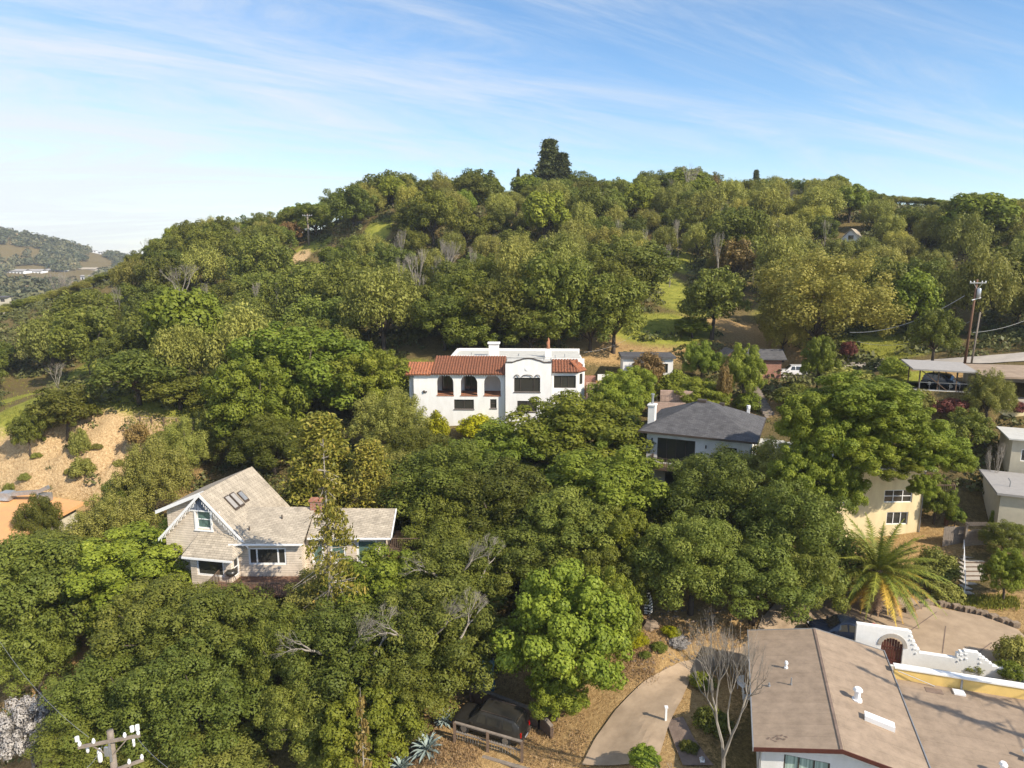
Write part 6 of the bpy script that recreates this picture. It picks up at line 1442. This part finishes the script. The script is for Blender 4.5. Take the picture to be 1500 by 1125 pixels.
# flowering clumps on the bank
for px,py,w_,hh_,kd,lb in ((930,938,44,16,'yellow','yellow green ground shrub on the orange bank, left one'),(984,926,30,16,'yellow','bright yellow flowering clump on the orange bank'),(995,942,36,16,'silver','silvery grey clump of succulents on the orange bank'),(965,950,26,16,'dshrub','dark green low clump on the orange bank'),(945,962,20,12,'dshrub','small dark clump lower on the orange bank'),(1045,1060,60,50,'dshrub','dark shrub in the shaded garden beside the gravel roof'),(1030,1000,40,30,'gshrub','green shrub in the shade of the gravel roofed house'),(1010,1095,30,20,'dshrub','low dark plant by the flagstone path'),(1425,978,30,24,'shrub','olive sprig growing over the courtyard wall')):
    tree_px(kd,px,py,w_,hh_,lb,shrub=True,name='garden_shrub')
# ================================================================== GROUND
nx, ny = len(GX), len(GY)
co = np.stack([XX.ravel(),YY.ravel(),ZZ.ravel()],1)
me = bpy.data.meshes.new('hillside'); me.vertices.add(nx*ny); me.vertices.foreach_set('co', co.astype(np.float32).ravel())
ii, jj = np.meshgrid(np.arange(nx-1), np.arange(ny-1)); b0 = (jj*nx+ii).ravel(); q = np.stack([b0,b0+1,b0+nx+1,b0+nx],1).astype(np.int32)
me.loops.add(q.size); me.loops.foreach_set('vertex_index', q.ravel()); me.polygons.add(len(q)); me.polygons.foreach_set('loop_start', np.arange(0,q.size,4,dtype=np.int32)); me.polygons.foreach_set('loop_total', np.full(len(q),4,dtype=np.int32))
me.polygons.foreach_set('use_smooth', np.ones(len(q),dtype=bool)); me.update(calc_edges=True)
ZN = np.zeros((nx*ny,4),np.float32); ZN[:,3]=1; X_,Y_ = XX.ravel(),YY.ravel()
def zone(px,py,rx,ry,ch,d0=24,w=1.0):
    p = G(px,py,d0); d = np.sqrt(((X_-p.x)/rx)**2+((Y_-p.y)/ry)**2); ZN[:,ch] = np.maximum(ZN[:,ch], np.clip(1.6-d,0,1)*w)
for z_ in ((985,430,5,16,0,60),(1000,385,4,8,0,60),(960,480,9,8,0,60),(1045,480,9,6,1,60),(930,505,9,6,1,60),(860,508,9,5,1,60),(55,575,9,7,0,60),(140,540,4,9,0,60),(20,625,6,8,0,60),(250,625,7,5,0,60),(1290,507,9,8,0,60),(552,337,4,5,0,60),(460,360,5,4,0,60),(440,378,2.5,4,2,60),
    (1160,500,9,7,1,60),(1200,480,9,9,1,60),(590,565,4,7,0,60),(1000,930,10,5,1,24),(940,1000,6,5,1,24),(850,1090,7,6,1,24),(790,1090,6,6,1,24),(700,1110,6,5,1,24),(620,1115,5,4,1,24),(80,1010,4,4,1,24),(115,880,5,4,1,24),(60,1120,6,4,1,24),(1090,940,8,3,1,24),(1440,900,9,2.5,1,24),(1100,600,6,3,1,50),(1320,795,7,3,1,40),(1330,552,8,3,1,60),(1220,470,12,10,0,70),(700,1060,5,4,1,24),(1150,910,9,3,1,24),(1300,560,6,5,0,60),(70,660,3,2,0,60),(160,650,3,3,0,60)):
    zone(*z_)
ck = np.clip(1.5-np.sqrt(((X_+54)/15)**2+((Y_-83.8)/5.0)**2),0,1); ZN[:,2] = np.maximum(ZN[:,2],ck); ck = np.clip(1.4-np.sqrt(((X_+54)/20)**2+((Y_-89)/6)**2),0,1); ZN[:,0] = np.maximum(ZN[:,0],ck*.8)
ck = np.clip(1.4-np.sqrt(((X_+50)/16)**2+((Y_-77)/6)**2),0,1); ZN[:,1] = np.maximum(ZN[:,1],ck)
ZN[:,1] = np.maximum(ZN[:,1], np.clip((np.hypot(X_,Y_)-350)/200,0,1)*.28)
ca = me.color_attributes.new('zone','FLOAT_COLOR','POINT'); ca.data.foreach_set('color', ZN.ravel())
me.materials.append(terrain_mat()); gnd = bpy.data.objects.new('hillside', me); COL.objects.link(gnd); gnd['kind']='structure'
# ================================================================== LIGHT, SKY, CAMERA
SUN_EL = R(38); sdir = V((.78,-.625,0)).normalized()*math.cos(SUN_EL)+V((0,0,math.sin(SUN_EL)))
sl = bpy.data.lights.new('sun','SUN'); sl.energy = 4.6; sl.angle = R(.55); sl.color = (1,.895,.73); so = bpy.data.objects.new('sun', sl); COL.objects.link(so); so.rotation_euler = (-sdir).to_track_quat('-Z','Y').to_euler()
wd = bpy.data.worlds.new('World'); S.world = wd; wd.use_nodes = True; nt = wd.node_tree; bgn = nt.nodes['Background']
skyn = N(nt,'ShaderNodeTexSky', sky_type='NISHITA'); skyn.sun_disc = False; skyn.sun_elevation = SUN_EL; skyn.sun_rotation = math.atan2(sdir.x, sdir.y); skyn.air_density = 1.0; skyn.dust_density = .4; skyn.ozone_density = 2.2
tc = N(nt,'ShaderNodeTexCoord'); sp = N(nt,'ShaderNodeSeparateXYZ'); nt.links.new(tc.outputs['Generated'], sp.inputs[0])
az = N(nt,'ShaderNodeMath',operation='ADD'); az.inputs[1].default_value=.20; nt.links.new(sp.outputs['Z'],az.inputs[0]); mxz = N(nt,'ShaderNodeMath',operation='MAXIMUM'); mxz.inputs[1].default_value=.03; nt.links.new(az.outputs[0],mxz.inputs[0])
dx = N(nt,'ShaderNodeMath',operation='DIVIDE'); nt.links.new(sp.outputs['X'],dx.inputs[0]); nt.links.new(mxz.outputs[0],dx.inputs[1])
dy = N(nt,'ShaderNodeMath',operation='DIVIDE'); nt.links.new(sp.outputs['Y'],dy.inputs[0]); nt.links.new(mxz.outputs[0],dy.inputs[1])
cb = N(nt,'ShaderNodeCombineXYZ'); nt.links.new(dx.outputs[0],cb.inputs[0]); nt.links.new(dy.outputs[0],cb.inputs[1])
def cl_noise(rot, sc, scale, det, rough, dist, seed):
    m0 = N(nt,'ShaderNodeMapping'); m0.inputs['Rotation'].default_value=(0,0,rot); nt.links.new(cb.outputs[0],m0.inputs[0])
    mp = N(nt,'ShaderNodeMapping'); mp.inputs['Scale'].default_value=sc; mp.inputs['Location'].default_value=(seed,seed*.7,0)
    nt.links.new(m0.outputs[0],mp.inputs[0]); q_ = N(nt,'ShaderNodeTexNoise',Scale=scale,Detail=det,Roughness=rough,Distortion=dist); nt.links.new(mp.outputs[0],q_.inputs['Vector']); return q_.outputs[0]
n1 = cl_noise(R(-22),(.30,1.25,1),1.5,12.,.70,1.3,5.3); n2 = cl_noise(R(-15),(.35,.8,1),.5,5.,.5,.4,8.4)
ad = N(nt,'ShaderNodeMath',operation='ADD'); nt.links.new(n1,ad.inputs[0]); nt.links.new(n2,ad.inputs[1])
lf = N(nt,'ShaderNodeMath',operation='MULTIPLY_ADD'); lf.inputs[1].default_value=-.36; nt.links.new(sp.outputs['X'],lf.inputs[0]); nt.links.new(ad.outputs[0],lf.inputs[2])
mr = N(nt,'ShaderNodeMapRange'); mr.inputs['From Min'].default_value=.78; mr.inputs['From Max'].default_value=1.30; mr.interpolation_type='SMOOTHSTEP'; nt.links.new(lf.outputs[0],mr.inputs[0])
mu = N(nt,'ShaderNodeMath',operation='MULTIPLY'); mu.inputs[1].default_value=.86; nt.links.new(mr.outputs[0],mu.inputs[0])
mix = N(nt,'ShaderNodeMix',data_type='RGBA'); nt.links.new(mu.outputs[0],mix.inputs[0]); hs_ = N(nt,'ShaderNodeHueSaturation'); hs_.inputs['Saturation'].default_value = 1.18; nt.links.new(skyn.outputs[0],hs_.inputs['Color']); nt.links.new(hs_.outputs[0],mix.inputs[6]); mix.inputs[7].default_value=(4.5,4.6,4.75,1)
nt.links.new(mix.outputs[2],bgn.inputs['Color']); bgn.inputs['Strength'].default_value = .13
hz = MB(); hz.box(float(GX[0])-20,float(GX[-1])+20,float(GY[0])-20,float(GY[-1])+20,float(ZZ.min())-1.5,float(ZZ.max())+30); hm = bpy.data.materials.new('haze'); hm.use_nodes = True; hn = hm.node_tree; hn.nodes.remove(hn.nodes['Principled BSDF'])
pv = N(hn,'ShaderNodeVolumePrincipled'); pv.inputs['Color'].default_value=(.78,.87,1,1); pv.inputs['Density'].default_value=.00016; hn.links.new(pv.outputs[0], hn.nodes['Material Output'].inputs['Volume']); hzo = hz.build('haze', hm, None); hzo['kind']='stuff'
for x_,y_,hh_,lb in ((35.5,26.5,17,'slender tree just outside the right edge whose shadow falls on the gravel roof, nearer one'),(37.5,28.5,17,'slender tree just outside the right edge whose shadow falls on the gravel roof, farther one')):
    t = thing('slender_tree', lb, 'tree', (x_,y_,h(x_,y_))); inst('trunk', CON['rusty'][1], t, (0,0,0), (14,14,hh_)); inst('crown', CON['rusty'][0], t, (0,0,hh_*.3), (3.2,3.2,hh_*.7))
cam = bpy.data.cameras.new('camera'); cam.sensor_width = 36; cam.lens = 24; cam.clip_end = 6000; cam.clip_start = .5; co_ = bpy.data.objects.new('camera', cam); COL.objects.link(co_); co_.rotation_euler = (R(90)-PITCH,0,0); S.camera = co_
S.view_settings.view_transform = 'Standard'; S.view_settings.look = 'None'; S.view_settings.exposure = .62; S.view_settings.gamma = 1
open('/tmp/trees.txt','w').write('\n'.join(' '.join(map(str,l_)) for l_ in LOG)) if 0 else None
